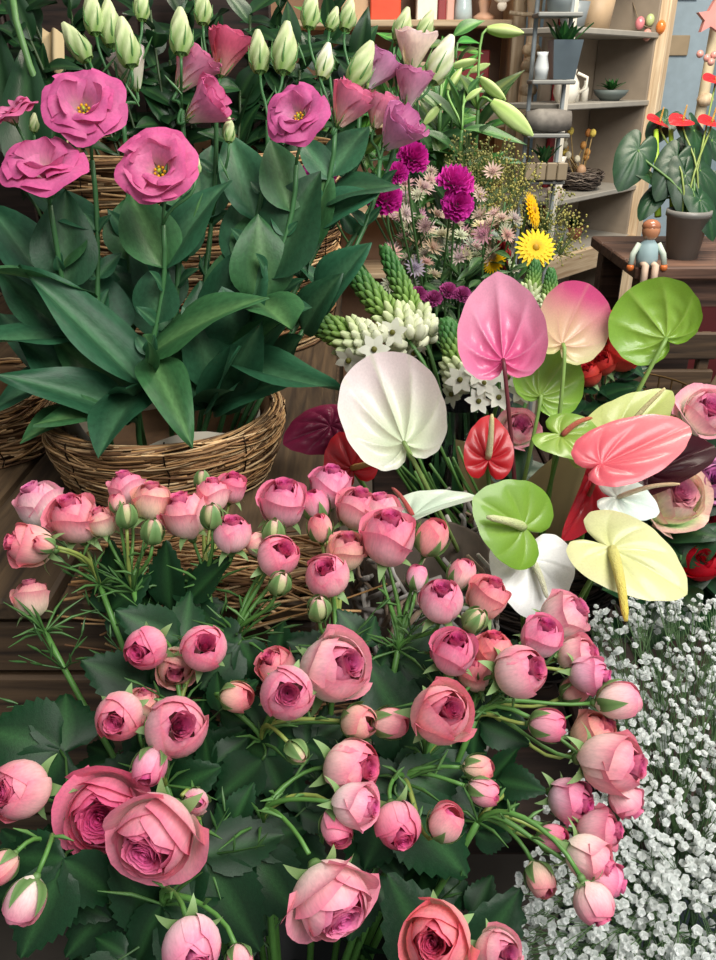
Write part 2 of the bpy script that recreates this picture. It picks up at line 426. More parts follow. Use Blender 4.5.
def make_rose(kind):
    core = MB(); pet = []
    cb, cm, cr = PB, PM, PR
    def outer(n, W, R, pe, **k):
        a = rnd(0, 6)
        for i in range(n):
            m = MB(); rpetal(m, a+2*PI*i/n*1.0+rnd(-.12, .12), W, R*(1-.012*i), pe+rnd(-6, 6), **k); pet.append(m.mesh('petal', M_petal))
    if kind == 'globe':
        outer(3, 1.25, 1.0, 50, curl=.06, spiral=.05, wav=.3); outer(4, 1.0, .94, 63, curl=.05, spiral=.06, wav=.3)
        for i in range(4): rpetal(core, i*PI/2+rnd(0, .5), .95, .88, 68, cb=PM, cm=PM, cr=mix(PR, IN1, .35), curl=.03)
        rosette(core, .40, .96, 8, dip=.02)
    elif kind == 'open':
        outer(4, 1.05, 1.08, 18, curl=.22, spiral=.05, wav=.4, flare=.12); outer(4, .98, .98, 34, curl=.10, spiral=.05, wav=.3)
        for i in range(5): rpetal(core, i*2*PI/5+rnd(0, .4), .8, .88, 48, cb=PM, cm=PM, cr=PR, curl=.06)
        for i in range(5): rpetal(core, i*2*PI/5+rnd(0, .4), .75, .76, 56, cb=PM, cm=PR, cr=mix(PR, IN1, .4), curl=.05)
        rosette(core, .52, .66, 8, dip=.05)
    elif kind == 'half':
        outer(3, 1.2, 1.0, 40, sq=1.12, curl=.24, spiral=.07, wav=.6); outer(3, 1.15, .92, 58, sq=1.14, curl=.09, spiral=.06)
        for i in range(4): rpetal(core, i*PI/2+rnd(0, .5), 1.0, .80, 60, sq=1.25, cb=PM, cm=PM, cr=PR, curl=.05)
        for i in range(3): rpetal(core, i*2.1+rnd(0, .5), 1.1, .62, 66, sq=1.6, cb=PM, cm=PR, cr=mix(PR, IN1, .3), curl=.05)
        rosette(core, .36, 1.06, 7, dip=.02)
    elif kind == 'bud':
        outer(2, 1.5, .92, 56, sq=1.25, curl=.06, spiral=.08); outer(2, 1.4, .84, 68, sq=1.35, curl=.03, spiral=.08)
        rpetal(core, 1.0, 1.7, .70, 74, sq=1.55, cm=PR, cr=PR); rpetal(core, 3.6, 1.7, .62, 76, sq=1.7, cm=PR, cr=IN1)
    elif kind == 'gbud':
        for i in range(3): rpetal(core, i*2.1, 1.4, .85, 80, sq=1.3, cb=C('a8c07e'), cm=C('c9cf96'), cr=C('f0b9b4'), spiral=.05)
    up = kind in ('bud', 'gbud')
    cal = [calyx(1.0 if not up else 1.1, up=up, green=(kind == 'gbud')) for _ in range(2)]
    return core.mesh('bloom', M_petal), pet, cal
ROSE = {k: [make_rose(k) for _ in range(n)] for k, n in (('globe', 4), ('open', 3), ('half', 5), ('bud', 3), ('gbud', 2))}
TINT = {'p': (1, 1, 1), 'd': (.97, .74, .88), 'c': (1, .88, .80), 'l': (1.0, 1.26, 1.2), 'a': (.98, 1.22, .92), 'v': (.98, .95, 1.12)}
def rose_bloom(parent, Cn, n, R, kind, tint='p'):
    core, pets, cal = random.choice(ROSE[kind]); sc = R
    W = frame(Cn, n, rnd(0, 6.28), (sc, sc, sc))
    sc = R*(.84 if kind == 'open' else 1); W = frame(Cn, n, rnd(0, 6.28), (sc, sc, sc)); tt = TINT[tint]; tt = tuple(x*rnd(.94, 1.04) for x in tt)
    b = place('bloom' if kind not in ('bud', 'gbud') else 'bud', core, parent, W, tt)
    for pm in pets: place('petal', pm, b, W, tuple(x*k for x, k in zip(tt, random.choice(((1, 1, 1), (1.0, 1.06, 1.04), (1.02, 1.14, 1.1), (.98, .92, .95))))))
    place('calyx', random.choice(cal), b, W)
    return b

# ------------------------------------------------------------------ leaves (unit length along +Y, half width 0.5, normal +Z)
def leafmesh(prof, fold=.2, bend=.15, serr=0.0, nv=14, nu=6, c1=C('1f4424'), c2=C('2e5a30'), rib=C('5d8a50'), wav=.03, name='leaf', mat=None, ribs=0):
    mb = MB(); p = rnd(0, 6)
    def fn(s, t):
        wd = prof(t)*.5; x = s*wd
        y = t
        if serr and abs(s) > .9: y += serr*((int(t*nv+.5) % 2)-.5); x *= 1+serr*((int(t*nv+.5) % 2)-.5)*1.6
        z = fold*abs(x)-fold*abs(s*s)*wd*.5 - bend*t*t + wav*math.sin(p+t*7)*s*s + (ribs*.012*abs(math.sin(t*PI*6-abs(s)*2.5))*abs(s)*(1-abs(s)) if ribs else 0)
        c = mix(rib, c1, min(1, abs(s)*2.4)) if abs(s) < .42 else mix(c1, c2, abs(s))
        return V((x, y, z)), c
    mb.grid(nu, nv, fn)
    return mb.mesh(name, mat or M_leaf)
ovate = lambda t: (max(0.0, math.sin(PI*t**.72))**.85)*(1 if t < .97 else .6)+.02*(1-t)
lance = lambda t: (max(0.0, math.sin(PI*t**.85))**1.1)+.01
roundl = lambda t: max(0.0, (1-(2*t-1)**2))**.5*.98+.02
RL = [leafmesh(ovate, rnd(.1, .35), rnd(0, .25), .05, 18, 6, C('12301b'), C('1a4024'), C('2f5a30'), .03, 'leaflet', M_roseleaf) for _ in range(5)]
LL = [leafmesh(lambda t: ovate(t)*.98, rnd(.15, .45), rnd(-.05, .22), 0, 12, 8, C('295338'), C('356848'), C('54845c'), .035, 'leaf', M_lisleaf) for _ in range(7)]
DL = [leafmesh(ovate, rnd(.1, .3), rnd(0, .3), 0, 10, 6, C('1c4326'), C('28562f'), C('42703c'), .03, 'leaf', M_leaf) for _ in range(4)]
NL = [leafmesh(lance, rnd(.1, .3), rnd(0, .4), 0, 9, 4, C('2f5c2c'), C('44763a'), C('6d9a58'), .02, 'leaf', M_leaf) for _ in range(4)]
def leaf(parent, base, tip, n, width, meshes, name='leaf', tint=None):
    d = V(tip)-V(base); L = d.length
    return place(name, random.choice(meshes), parent, axes(base, d, n, width, L, L), tint or tuple([rnd(.85, 1.15)]*3))
def rose_leaf(parent, base, direction, n, size, k=5, tint=1.0):
    d = V(direction).normalized(); nn = V(n); nn = (nn-d*nn.dot(d)).normalized(); x = d.cross(nn)
    tip = V(base)+d*size*1.25
    pts = bez(base, V(base)+d*size*.4, tip-d*size*.3-nn*size*.05, tip, 6)
    m = MB(); m.tube(pts, [.0014]*4+[.0009]*3, C('3f6234'), 5)
    lf = part(m, 'leaf', M_stem, parent)
    tt = tuple([tint*rnd(.8, 1.15)]*3)
    sets = [(tip, d, 1.0)]
    for j in range((k-1)//2):
        b = pts[5-2*j] if j == 0 else pts[2]
        for sgn in (1, -1): sets.append((b, (d*.55+x*sgn).normalized(), .86-.12*j))
    for b, dd, f in sets:
        L = size*f*rnd(.9, 1.1); leaf(lf, b, V(b)+dd*L-nn*L*rnd(-.05, .25), nn+x*rnd(-.3, .3), L*.72, RL, 'leaflet', tt)

# ------------------------------------------------------------------ lisianthus
LP1, LP2, LP3, LP0 = C('d9659f'), C('c64a97'), C('e79ac0'), C('efe2cf')
def lispetal(a0, W, open_, h, wav, cs, name='petal'):
    m = MB(); p = rnd(0, 6); tw = rnd(-.12, .12)
    c0, c1, c2 = cs
    def fn(s, t):
        wd = W*(.28+.72*min(1, t*1.5)); az = a0+s*wd+tw*t
        tt = t*(1-.07*s*s*s*s)
        r = .10+open_*(tt**1.25) if h < .97 else .10+open_*math.sin(tt*PI*.62)*(1+.25*max(0, tt-.8)*5*.3); z = h*math.sin(min(1, tt*1.02)*PI*.5)-.38*open_*max(0, tt-.62)**1.3*1.2
        rim = max(0, t-.55)/.45
        r += wav*rim*math.sin(p+s*5)*.7+.05*s*W; z += wav*rim*math.sin(p*2+s*6.5)
        if t > .95: r *= 1+.012*math.sin(s*17+p)
        c = mix(c0, c1, t*2.4) if t < .42 else mix(c1, c2, (t-.42)*1.8)
        return V((r*math.cos(az), r*math.sin(az), z)), c
    m.grid(16, 11, fn); return m.mesh(name, M_petal)
LCS = {'m': (C('e9d3cf'), C('de83b2'), C('d65c9b')), 'c': (C('e8b9a4'), C('d9667f'), C('d25a80')), 'w': (C('e4ecc8'), C('f3ead9'), C('f4dde0')), 'v': (C('dcc6cf'), C('d897ba'), C('c56fa4')), 'k': (C('f2d9c8'), C('e793b3'), C('dc709c'))}
def make_lis(kind, ck):
    cs = LCS[ck]; pets = []
    if kind == 'open': lay = ((5, 1.15, 1.0, .74, .085), (4, 1.2, .78, .90, .085), (2, 1.25, .50, .95, .08))
    elif kind == 'wide': lay = ((5, 1.0, 1.0, .52, .08), (5, .95, .8, .66, .08))
    elif kind == 'cup': lay = ((4, 1.1, .56, 1.15, .05), (4, 1.05, .44, 1.2, .04), (3, 1.1, .28, 1.22, .03))
    a = rnd(0, 6)
    for n, W, o, h, wv in lay:
        a += .5
        for i in range(n): pets.append(lispetal(a+2*PI*i/n+rnd(-.1, .1), W, o*rnd(.86, 1.1), h*rnd(.88, 1.1), wv, cs))
    core = MB(); core.lathe([(.03, -.12), (.10, -.02), (.13, .1), (.05, .22)], [C('5c8a45'), C('7da05a'), C('a9bf6a'), C('8fae52')], 10)
    for i in range(7):
        an = 2*PI*i/7; core.tube([(.06*math.cos(an), .06*math.sin(an), .12), (.13*math.cos(an), .13*math.sin(an), .36)], .012, C('d9c25a'), 5)
        core.ball((.14*math.cos(an), .14*math.sin(an), .38), .045, C('f0b91e'), 6, 4)
    core.tube([(0, 0, .2), (0, 0, .42)], .03, C('9dc04e'), 6); core.ball((0, 0, .44), (.08, .05, .05), C('b8cc3a'), 6, 4)
    for i in range(5):
        an = 2*PI*i/5; core.tube([(.05*math.cos(an), .05*math.sin(an), -.06), (.22*math.cos(an), .22*math.sin(an), .15), (.34*math.cos(an), .34*math.sin(an), .38)], [.035, .025, .006], C('6d9a55'), 5)
    return core.mesh('flower', M_calyx), pets
LIS = {}
def lis_flower(parent, Cn, n, R, kind, ck):
    key = (kind, ck)
    if key not in LIS: LIS[key] = [make_lis(kind, ck) for _ in range(2 if kind != 'cup' else 2)]
    core, pets = random.choice(LIS[key]); W = frame(V(Cn)-V(n)*R*.35, n, rnd(0, 6), R)
    tt = tuple(x*rnd(.93, 1.05) for x in (1, 1, 1))
    f = place('flower', core, parent, W)
    for p in pets: place('petal', p, f, W, tt)
    return V(Cn)-V(n)*R*.45
def lis_budmesh(white):
    m = MB(); c0, c1 = (C('7ea64f'), C('dfe8b4')) if not white else (C('a9bf72'), C('f1efd8'))
    def fn(s, t):
        az = s*PI+t*2.2; r = .35*(math.sin(PI*min(1, (t*.82+.10))**.8))**.8*(1-.22*t)*(1+.08*math.sin(5*s*PI)); z = t*1.25
        return V((r*math.cos(az), r*math.sin(az), z)), mix(c0, c1, .15+t*1.1+.25*math.sin(5*s*PI))
    m.grid(20, 9, fn); bm = m.mesh('bud', M_petal)
    k = MB()
    for i in range(5):
        a = 2*PI*i/5; k.tube([(.04*math.cos(a), .04*math.sin(a), -.05), (.34*math.cos(a), .34*math.sin(a), .3), (.36*math.cos(a+.1), .36*math.sin(a+.1), .72)], [.04, .03, .005], C('5f8d4a'), 5)
    k.lathe([(.02, -.14), (.09, -.04), (.16, .06), (.05, .1)], C('6a9650'), 8)
    return bm, k.mesh('calyx', M_calyx)
LBUD = [lis_budmesh(False), lis_budmesh(False), lis_budmesh(True)]
def lis_bud(parent, base, n, L, white=False):
    bm, k = LBUD[2] if white else random.choice(LBUD[:2]); W = frame(base, n, rnd(0, 6), L/1.25)
    b = place('bud', bm, parent, W, tuple([rnd(.92, 1.06)]*3)); place('calyx', k, b, W)

# ------------------------------------------------------------------ anthurium
HS = [(0, 1.0), (8, .96), (25, .87), (50, .75), (75, .65), (95, .57), (115, .45), (135, .32), (155, .21), (170, .12), (180, .07)]
HB = [(0, .965), (12, .96), (28, .94), (48, .86), (70, .72), (92, .60), (115, .46), (135, .33), (155, .22), (170, .12), (180, .07)]
HT = [(0, 1.0), (10, .95), (28, .82), (55, .69), (85, .63), (115, .62), (138, .60), (154, .53), (166, .40), (175, .22), (180, .13)]
def hr(deg, HT=HT):
    deg = abs(deg)
    for (a, b), (c, d) in zip(HT, HT[1:]):
        if deg <= c:
            t = (deg-a)/(c-a); t = t*t*(3-2*t)*.5+t*.5; return b+(d-b)*t
    return HT[-1][1]
def vang(tr, q): return tr*(.72+.45*q*(1-abs(tr)/PI))                 # veins leave the stalk fanwise and bend towards the tip
def spathe_mesh(sx, cup, bend, emb, colf, mat, fold=0.0, roll=0.0, nv=13, na=120, veins=5.5, tipcurl=0.0, tab=HT, quilt=0.0):
    mb = MB(); vs = []; cs = []; fs = []
    for i in range(na+1):
        th = -180+360*i/na; R = hr(th, tab); tr = math.radians(th)
        for j in range(nv+1):
            q = j/nv; r = R*q; x = r*math.sin(tr)*sx; y = r*math.cos(tr)
            va = abs(th)/180
            e = emb*math.sin(PI*min(1, q*1.02))*(abs(math.sin(veins*vang(tr, q)))**.6)
            if quilt: e += quilt*math.sin(PI*q)*math.sin(q*24+abs(th)*.05)*abs(math.sin(veins*vang(tr, q)))
            z = cup*x*x - bend*y*abs(y) + e - .02*math.exp(-(th/7)**2)*q - tipcurl*max(0, y-.6)**2
            z += fold*abs(x) + roll*x*x*x
            z -= .05*max(0, q-.9)*10*.3*(1 if cup < .5 else 0)
            vs.append(V((x, y, z))); cs.append(colf(th, q, x, y))
    m = nv+1
    fs = [(i*m+j, i*m+j+1, (i+1)*m+j+1, (i+1)*m+j) for i in range(na) for j in range(nv)]
    mb.add(vs, fs, cs); return mb.mesh('spathe', mat)
def colgrad(cc, cr, ct=None, vein=None, cl=None):
    def f(th, q, x, y):
        c = mix(cc, cr, q**1.5)
        if ct: c = mix(c, ct, max(0, (y-.05)/.75)*min(1, q*1.4))
        if cl and y < 0: c = mix(c, cl, min(1, -y*2.2))
        if vein:
            vv = abs(math.sin(5.5*vang(math.radians(th), q))); c = mix(vein, c, min(1, vv*3+.35+q*.3))
        return c
    return f
def spadix_part(parent, a, b, r, c0, c1, bend=V((0, 0, 0))):
    m = MB(); a = V(a); b = V(b); n = 9; pts = []; rr = []; cc = []
    for i in range(n+1):
        t = i/n; pts.append(a.lerp(b, t)+bend*math.sin(t*PI)); rr.append(r*(1.0-.45*t)*(1 if t < .95 else .55)*(.8 if i == 0 else 1)); cc.append(mix(c0, c1, t))
    m.tube(pts, rr, cc, 10); return part(m, 'spadix', M_spadix, parent)
def anthurium(label, A, T, n, width, root, mesh, stemcol, via=None, spx=None, back=False, sr=.0028):
    A = V(A); T = V(T); y = T-A; L = y.length
    t = thing('anthurium', label, 'flower', root)
    sxw = width/(1.30*L)
    W = axes(A, y, n, L*sxw, L, L); place('spathe', mesh, t, W)
    nn = V((W[0][2], W[1][2], W[2][2])).normalized()
    m = MB(); st = A - nn*.003
    v1 = via if via is not None else A - nn*.03 + V((0, 0, -.05))
    r = V(root)
    pts = bez(st, st-nn*.018, v1, v1.lerp(r, .35), 8)[:-1] + bez(v1.lerp(r, .35), v1.lerp(r, .55), v1.lerp(r, .8), r, 6)
    m.tube(pts, [sr*.9]*4+[sr]*(len(pts)-4), stemcol, 8); part(m, 'stem', M_stem, t)
    if spx:
        e, rad, ca, cb = spx; spadix_part(t, A+nn*.001, e, rad, ca, cb, nn*.006)
    return t
# ------------------------------------------------------------------ pink spray roses in the black bucket
def ip(x, tab):
    for (a, b), (c, d) in zip(tab, tab[1:]):
        if x <= c: return b+(d-b)*max(0, (x-a)/(c-a))
    return tab[-1][1]
def drose(u, v): return ip(v, [(460, .80), (600, .72), (700, .655), (800, .60), (960, .505)]) + (.04 if u > 540 else 0)
H, G, O, B, N = 'half', 'globe', 'open', 'bud', 'gbud'
SPRAYS = [
 ('rose stem with three pale pink blooms and a bud leaning over the plank bench', (100, 585), 2, [(40, 505, 47, H, (-.3, .8, .4), 'l', .02), (74, 518, 50, H, (-.1, .7, .5), 'p', 0), (29, 545, 44, H, (-.7, .2, .5), 'c', -.02), (44, 544, 20, B, (-.8, .3, .6), 'c', -.035)]),
 ('rose stem with an apricot bloom and peach buds in front of the low straw basket', (134, 592), 2, [(126, 489, 36, H, (-.1, .9, .3), 'p', .02), (151, 501, 38, H, (.1, .9, .3), 'a', 0), (101, 522, 30, H, (-.2, .8, .4), 'a', 0), (126, 515, 21, N, (0, 1, .2), 'p', -.02), (153, 531, 22, N, (.1, 1, .2), 'p', -.02), (117, 503, 18, B, (-.1, 1, .2), 'c', -.02)]),
 ('rose stem with pink blooms and green buds in front of the low straw basket', (208, 588), 2, [(185, 515, 46, H, (-.2, .9, .4), 'p', 0), (232, 534, 40, G, (.1, .9, .5), 'p', -.02), (212, 495, 34, H, (.1, .9, .2), 'p', .01), (232, 487, 30, H, (.2, .8, .4), 'd', .03), (212, 516, 22, N, (0, 1, .3), 'p', -.04), (203, 480, 17, N, (0, 1, .1), 'p', .02)]),
 ('withered pale rose on a bent stem in front of the bench planks', (45, 632), 1, [(31, 598, 36, H, (-.1, 1, .1), 'a', .03)]),
 ('rose stem with a deep pink bloom, a side-facing bloom and three green buds', (238, 640), 2, [(283, 502, 48, H, (.1, .8, .5), 'v', .02), (278, 556, 44, G, (.5, .5, .7), 'p', -.02), (258, 545, 26, B, (-.5, .5, .4), 'a', 0), (274, 531, 22, N, (.1, 1, .3), 'p', -.02), (280, 583, 22, N, (.3, .8, .4), 'p', -.03)]),
 ('rose stem with a crowded cluster of pink and coral blooms below the burgundy anthurium', (335, 655), 2, [(331, 486, 42, H, (.1, .9, .4), 'v', .04), (315, 505, 30, B, (-.3, .9, .3), 'd', .03), (357, 508, 42, H, (.2, .8, .5), 'p', .03), (320, 528, 27, B, (-.1, .9, .4), 'c', .01), (345, 551, 40, H, (.2, .8, .5), 'a', 0), (327, 576, 46, G, (-.1, .6, .8), 'p', -.03), (319, 608, 23, N, (0, .9, .5), 'p', -.03)]),
 ('rose stem with a tall pink bloom, a coral bud and a round bloom', (398, 650), 2, [(388, 537, 56, H, (.1, .8, .5), 'p', -.01), (381, 513, 40, H, (-.1, .9, .3), 'l', .03), (432, 537, 36, B, (.3, .8, .4), 'c', 0), (417, 577, 24, B, (.1, .9, .2), 'v', .01), (441, 601, 46, G, (0, .8, .6), 'p', -.03)]),
 ('rose stem with coral blooms and a green bud below the white anthurium', (440, 705), 1, [(462, 574, 30, B, (.3, .9, .3), 'p', .02), (488, 597, 42, H, (.3, .8, .4), 'c', .01), (475, 620, 24, N, (.4, .7, .5), 'p', -.03), (453, 652, 46, H, (.1, .7, .6), 'd', -.02)]),
 ('rose stem with two wide pink blooms and loose coral petals', (425, 758), 2, [(520, 671, 54, G, (.6, .3, .7), 'p', -.01), (492, 651, 40, H, (.1, .9, .3), 'c', .02), (474, 673, 36, H, (-.2, .6, .3), 'c', .03), (441, 714, 62, H, (.3, .4, .8), 'p', -.03)]),
 ('rose stem with four blooms crowding below the green anthurium', (478, 690), 1, [(564, 617, 48, H, (.6, .5, .4), 'l', .02), (541, 636, 42, H, (.2, .7, .6), 'v', -.01), (578, 655, 38, H, (.7, .3, .5), 'p', .01), (590, 674, 38, H, (.7, 0, .5), 'v', .0)]),
 ('rose stem reaching over the gypsophila with a big frilled bloom', (475, 720), 1, [(619, 700, 40, B, (.9, .2, .3), 'p', 0), (548, 725, 34, B, (.8, .1, .5), 'd', -.02), (594, 735, 46, H, (.4, .5, .3), 'a', .03), (612, 763, 62, H, (.7, .1, .6), 'p', -.02), (626, 801, 34, H, (.6, -.6, .4), 'p', .0), (575, 690, 28, B, (.5, .4, .3), 'c', .03)]),
 ('drooping rose stem with a hanging chain of pink blooms beside the gypsophila', (478, 822), 1, [(571, 800, 44, H, (.5, 0, .6), 'v', .01), (600, 830, 42, H, (.8, .2, .5), 'p', .01), (590, 858, 46, H, (.7, -.2, .6), 'l', -.01), (553, 838, 30, B, (.6, .2, .5), 'd', .01), (541, 880, 32, B, (.2, -.4, .6), 'a', .02), (606, 879, 38, H, (.8, -.2, .4), 'v', .0), (594, 903, 42, G, (.4, -.8, .5), 'p', -.01)]),
 ('rose stem with the palest large bloom next to a round pink bloom and side buds', (262, 742), 2, [(287, 693, 56, G, (.1, .2, .9), 'p', -.03), (334, 668, 70, H, (.5, .3, .7), 'l', 0), (237, 697, 32, B, (.8, 0, .5), 'c', 0), (360, 722, 38, B, (.4, .2, .6), 'a', .01), (391, 723, 34, B, (.9, .1, .4), 'c', .01), (276, 668, 40, H, (-.3, .6, .4), 'c', .03), (297, 752, 22, N, (.6, -.4, .6), 'p', -.01)]),
 ('forked rose stem with a huge nodding bloom and a pair of tight blooms', (262, 823), 2, [(352, 768, 58, G, (.7, .2, .6), 'p', .01), (356, 805, 46, H, (.8, .1, .5), 'l', -.02), (337, 828, 36, B, (.2, -.3, .7), 'd', .0), (334, 903, 92, O, (.42, -.4, .72), 'l', -.01)]),
 ('rose stem with a dark magenta-pink bloom, a closed bloom and two green-pink buds', (402, 782), 2, [(398, 825, 48, G, (.2, -.4, .9), 'd', 0), (446, 822, 38, B, (.3, .6, .4), 'p', .0), (479, 768, 28, B, (.9, .1, .4), 'a', .02), (484, 792, 30, B, (.8, -.1, .5), 'd', .02)]),
 ('rose stem with twin round blooms above a broken apricot petal', (182, 708), 2, [(146, 648, 44, G, (-.25, -.05, 1), 'd', -.01), (204, 648, 48, G, (.25, .4, .8), 'p', -.01), (176, 667, 40, H, (.1, -.1, .6), 'a', .03)]),
 ('rose stem with three globe blooms, the smallest hanging', (166, 785), 2, [(120, 716, 50, G, (0, -.05, 1), 'p', -.01), (176, 727, 64, G, (.4, .3, .8), 'p', -.02), (150, 767, 36, B, (-.05, -.5, .9), 'd', -.02), (143, 703, 30, H, (.2, .8, .2), 'a', .03)]),
 ('rose stem with two big wide-open blooms overlapping and a small bud', (205, 855), 3, [(103, 814, 88, O, (.05, .1, 1), 'd', .015), (154, 839, 96, O, (-.22, -.3, .9), 'p', -.03), (196, 802, 28, B, (.3, .2, .9), 'l', -.01)]),
 ('rose stem with a plump bloom and a drooping bud above dark leaves', (62, 862), 3, [(20, 790, 60, G, (-.3, .2, .8), 'p', -.01), (1, 868, 32, B, (-.3, -.3, .7), 'c', -.01), (25, 902, 40, B, (-.25, -.75, .5), 'p', -.02)]),
 ('rose stem with pale pink tight bloom beside a long curved sepal', (165, 905), 3, [(192, 947, 60, G, (.3, -.2, .8), 'l', -.02), (240, 962, 30, B, (.3, -.3, .7), 'p', .01)]),
 ('rose stem with a coral-edged bloom and a smaller pale bloom over the bucket rim', (455, 990), 2, [(437, 940, 72, H, (-.2, .3, .7), 'c', -.01), (498, 952, 46, H, (.3, .3, .6), 'l', 0)]),
]
SN = []
mouth_z = RB.z+.33
for lab, (nu_, nv_), nl, bl in SPRAYS:
    d0 = drose(nu_, nv_)+.045; node = P(nu_, nv_, d0)
    off = V((node.x-RB.x, node.y-RB.y, 0)); off = off.normalized()*min(.095, off.length*.5)
    mouth = RB+V((off.x, off.y, .32)); root = RB+V((-off.x*.4, -off.y*.4, .05))
    t = thing('spray_rose', lab, 'rose', root, 'pink spray roses in the black bucket')
    st = MB(); g = C('588a40'); g2 = C('8a9a4c')
    span = (node-mouth).length
    if abs(node.x-RB.x) > .3 or True:
        main = bez(root, root.lerp(mouth, .5), mouth-V((0, 0, .06)), mouth, 4)[:-1]+bez(mouth, mouth+(mouth-root).normalized()*span*.45, node-(node-mouth).normalized()*span*.35+V((0, 0, -.01)), node, 9)
    st.tube(main, [.0034]*8+[.0028]*(len(main)-8), g, 7)
    for (u, v, px, kd, fc, ti, dd) in bl:
        d = drose(u, v)+dd; Cn = P(u, v, d); n = D(*fc); R = px*.5*d/F*(1.0 if kd in (B, N) else .97)
        base = Cn-n*R*1.38; L = (base-node).length
        md = (node-mouth).normalized()
        pts = bez(node, node+md*L*.35, base-n*min(L*.45, .05), base, 8)
        cc = g if random.random() < .6 else g2
        st.tube(pts, [.0022]*5+[.0017]*4, cc, 6, True)
        rose_bloom(t, Cn, n, R, kd, ti)
        for q in (3, 5):                                   # narrow bracts on the flower stalks
            if random.random() < .7:
                p0 = pts[q]; dr = D(rnd(-1, 1), rnd(.1, 1), rnd(-.3, 1)); l = rnd(.012, .028)
                st.tube([p0, p0+dr*l*.5, p0+dr*l+V((0, 0, -.004))], [.0008, .0016, .0003], C('5b8748'), 4, False)
    for q in range(14 if nv_ < 700 else 6):
        dr = D(rnd(-1, 1), rnd(-.3, 1), rnd(-.5, 1)); l = rnd(.015, .055)
        st.tube([node, node+dr*l*.5+V((0, 0, .004)), node+dr*l], [.001, .0015, .0003], jit(C('4a743a'), .2), 4, False)
    for q in range(12 if nv_ < 700 else 3):                # fine side shoots along the main stem
        p0 = main[random.choice(range(7, len(main)))]; dr = D(rnd(-1, 1), rnd(.1, 1), rnd(-.4, .8)); l = rnd(.03, .08)
        st.tube([p0, p0+dr*l*.5, p0+dr*l+V((0, 0, rnd(-.006, .01)))], [.0011, .0009, .0004], jit(C('39602f'), .2), 4, False)
        for k in range(2):
            b0 = p0+dr*l*(.5+.35*k); d2 = (dr+D(rnd(-1, 1), rnd(-.2, 1), rnd(-.5, .5))*.8).normalized()
            st.tube([b0, b0+d2*.008, b0+d2*.018], [.0006, .0015, .0003], jit(C('3f6634'), .2), 4, False)
    part(st, 'stem', M_stem, t)
    SN.append((t, main, node))
    for k in range(nl):
        i = random.choice(range(6, len(main)-1)); b = main[i]
        dr = V((b.x-RB.x, b.y-RB.y, 0)).normalized()*.5+D(rnd(-1, 1), rnd(-.5, .6), rnd(-.2, .6))
        rose_leaf(t, b, dr, D(rnd(-.3, .3), .5, .8), rnd(.030, .042), random.choice((3, 5, 5)))
# the leaves that show: stem index, base, tip, width in pixels, depth
LEAVES = [(18, (60, 750), (-18, 728), 84, .70), (16, (150, 690), (80, 660), 52, .72), (15, (180, 640), (115, 610), 45, .73), (2, (190, 600), (225, 555), 40, .76), (2, (170, 610), (165, 540), 34, .78),
 (1, (120, 600), (110, 540), 34, .80), (0, (110, 610), (150, 575), 36, .78), (19, (130, 880), (60, 960), 66, .62), (18, (60, 880), (90, 815), 54, .62), (18, (45, 870), (-20, 905), 60, .60), (19, (165, 925), (110, 860), 60, .60),
 (17, (205, 870), (180, 925), 60, .62), (13, (250, 850), (300, 920), 64, .62), (13, (255, 840), (225, 900), 60, .64), (12, (262, 760), (215, 800), 54, .66), (12, (262, 760), (300, 830), 60, .68), (16, (170, 790), (215, 770), 46, .66), (16, (165, 795), (245, 730), 60, .70),
 (14, (402, 800), (345, 870), 66, .66), (14, (400, 800), (470, 880), 76, .64), (20, (450, 1000), (395, 880), 66, .60), (14, (405, 790), (490, 815), 50, .68), (8, (430, 760), (500, 815), 58, .70), (8, (425, 765), (370, 660), 60, .72), (20, (455, 985), (520, 900), 60, .62),
 (13, (262, 830), (330, 865), 56, .66), (12, (262, 745), (335, 735), 56, .70), (12, (262, 742), (190, 760), 56, .70), (4, (238, 645), (200, 690), 50, .72), (5, (335, 660), (290, 640), 44, .74), (17, (205, 860), (260, 955), 70, .60), (19, (165, 910), (215, 985), 60, .58), (18, (62, 865), (20, 960), 66, .58),
 (9, (478, 700), (510, 640), 36, .74), (11, (478, 830), (520, 790), 40, .68), (10, (480, 722), (530, 745), 36, .7), (6, (398, 660), (460, 700), 44, .74), (7, (440, 710), (400, 760), 50, .72), (15, (182, 715), (130, 780), 56, .70), (17, (200, 860), (120, 800), 66, .66), (18, (62, 870), (0, 830), 60, .64), (16, (166, 790), (90, 770), 60, .68)]
for si, (bu, bv), (tu, tv), wpx, d in LEAVES:
    t, main, node = SN[si]; b0 = P(bu, bv, d); tip = P(tu, tv, d-.015)
    near = min(main[4:]+[node], key=lambda p: (p-b0).length)
    m = MB(); m.tube(bez(near, near.lerp(b0, .3)+V((0, 0, .006)), b0-(tip-b0)*.2, b0, 5), .0012, C('40652f'), 5)
    lf = part(m, 'leaf', M_stem, t)
    nn = D(rnd(-.4, .4), rnd(.1, .7), .9); L = (tip-b0).length
    tt = tuple([rnd(.75, 1.1)]*3); wd = max(wpx*d/F, L*.62)
    leaf(lf, b0, tip, nn, wd, RL, 'leaflet', tt)
    ax = (tip-b0).normalized(); sd = ax.cross(nn).normalized()
    for sg in (-1, 1):
        bb = b0-ax*.004
        leaf(lf, bb, bb+(ax*.35+sd*sg).normalized()*L*.8-nn*.012, nn+sd*sg*.3, wd*.8, RL, 'leaflet', tt)

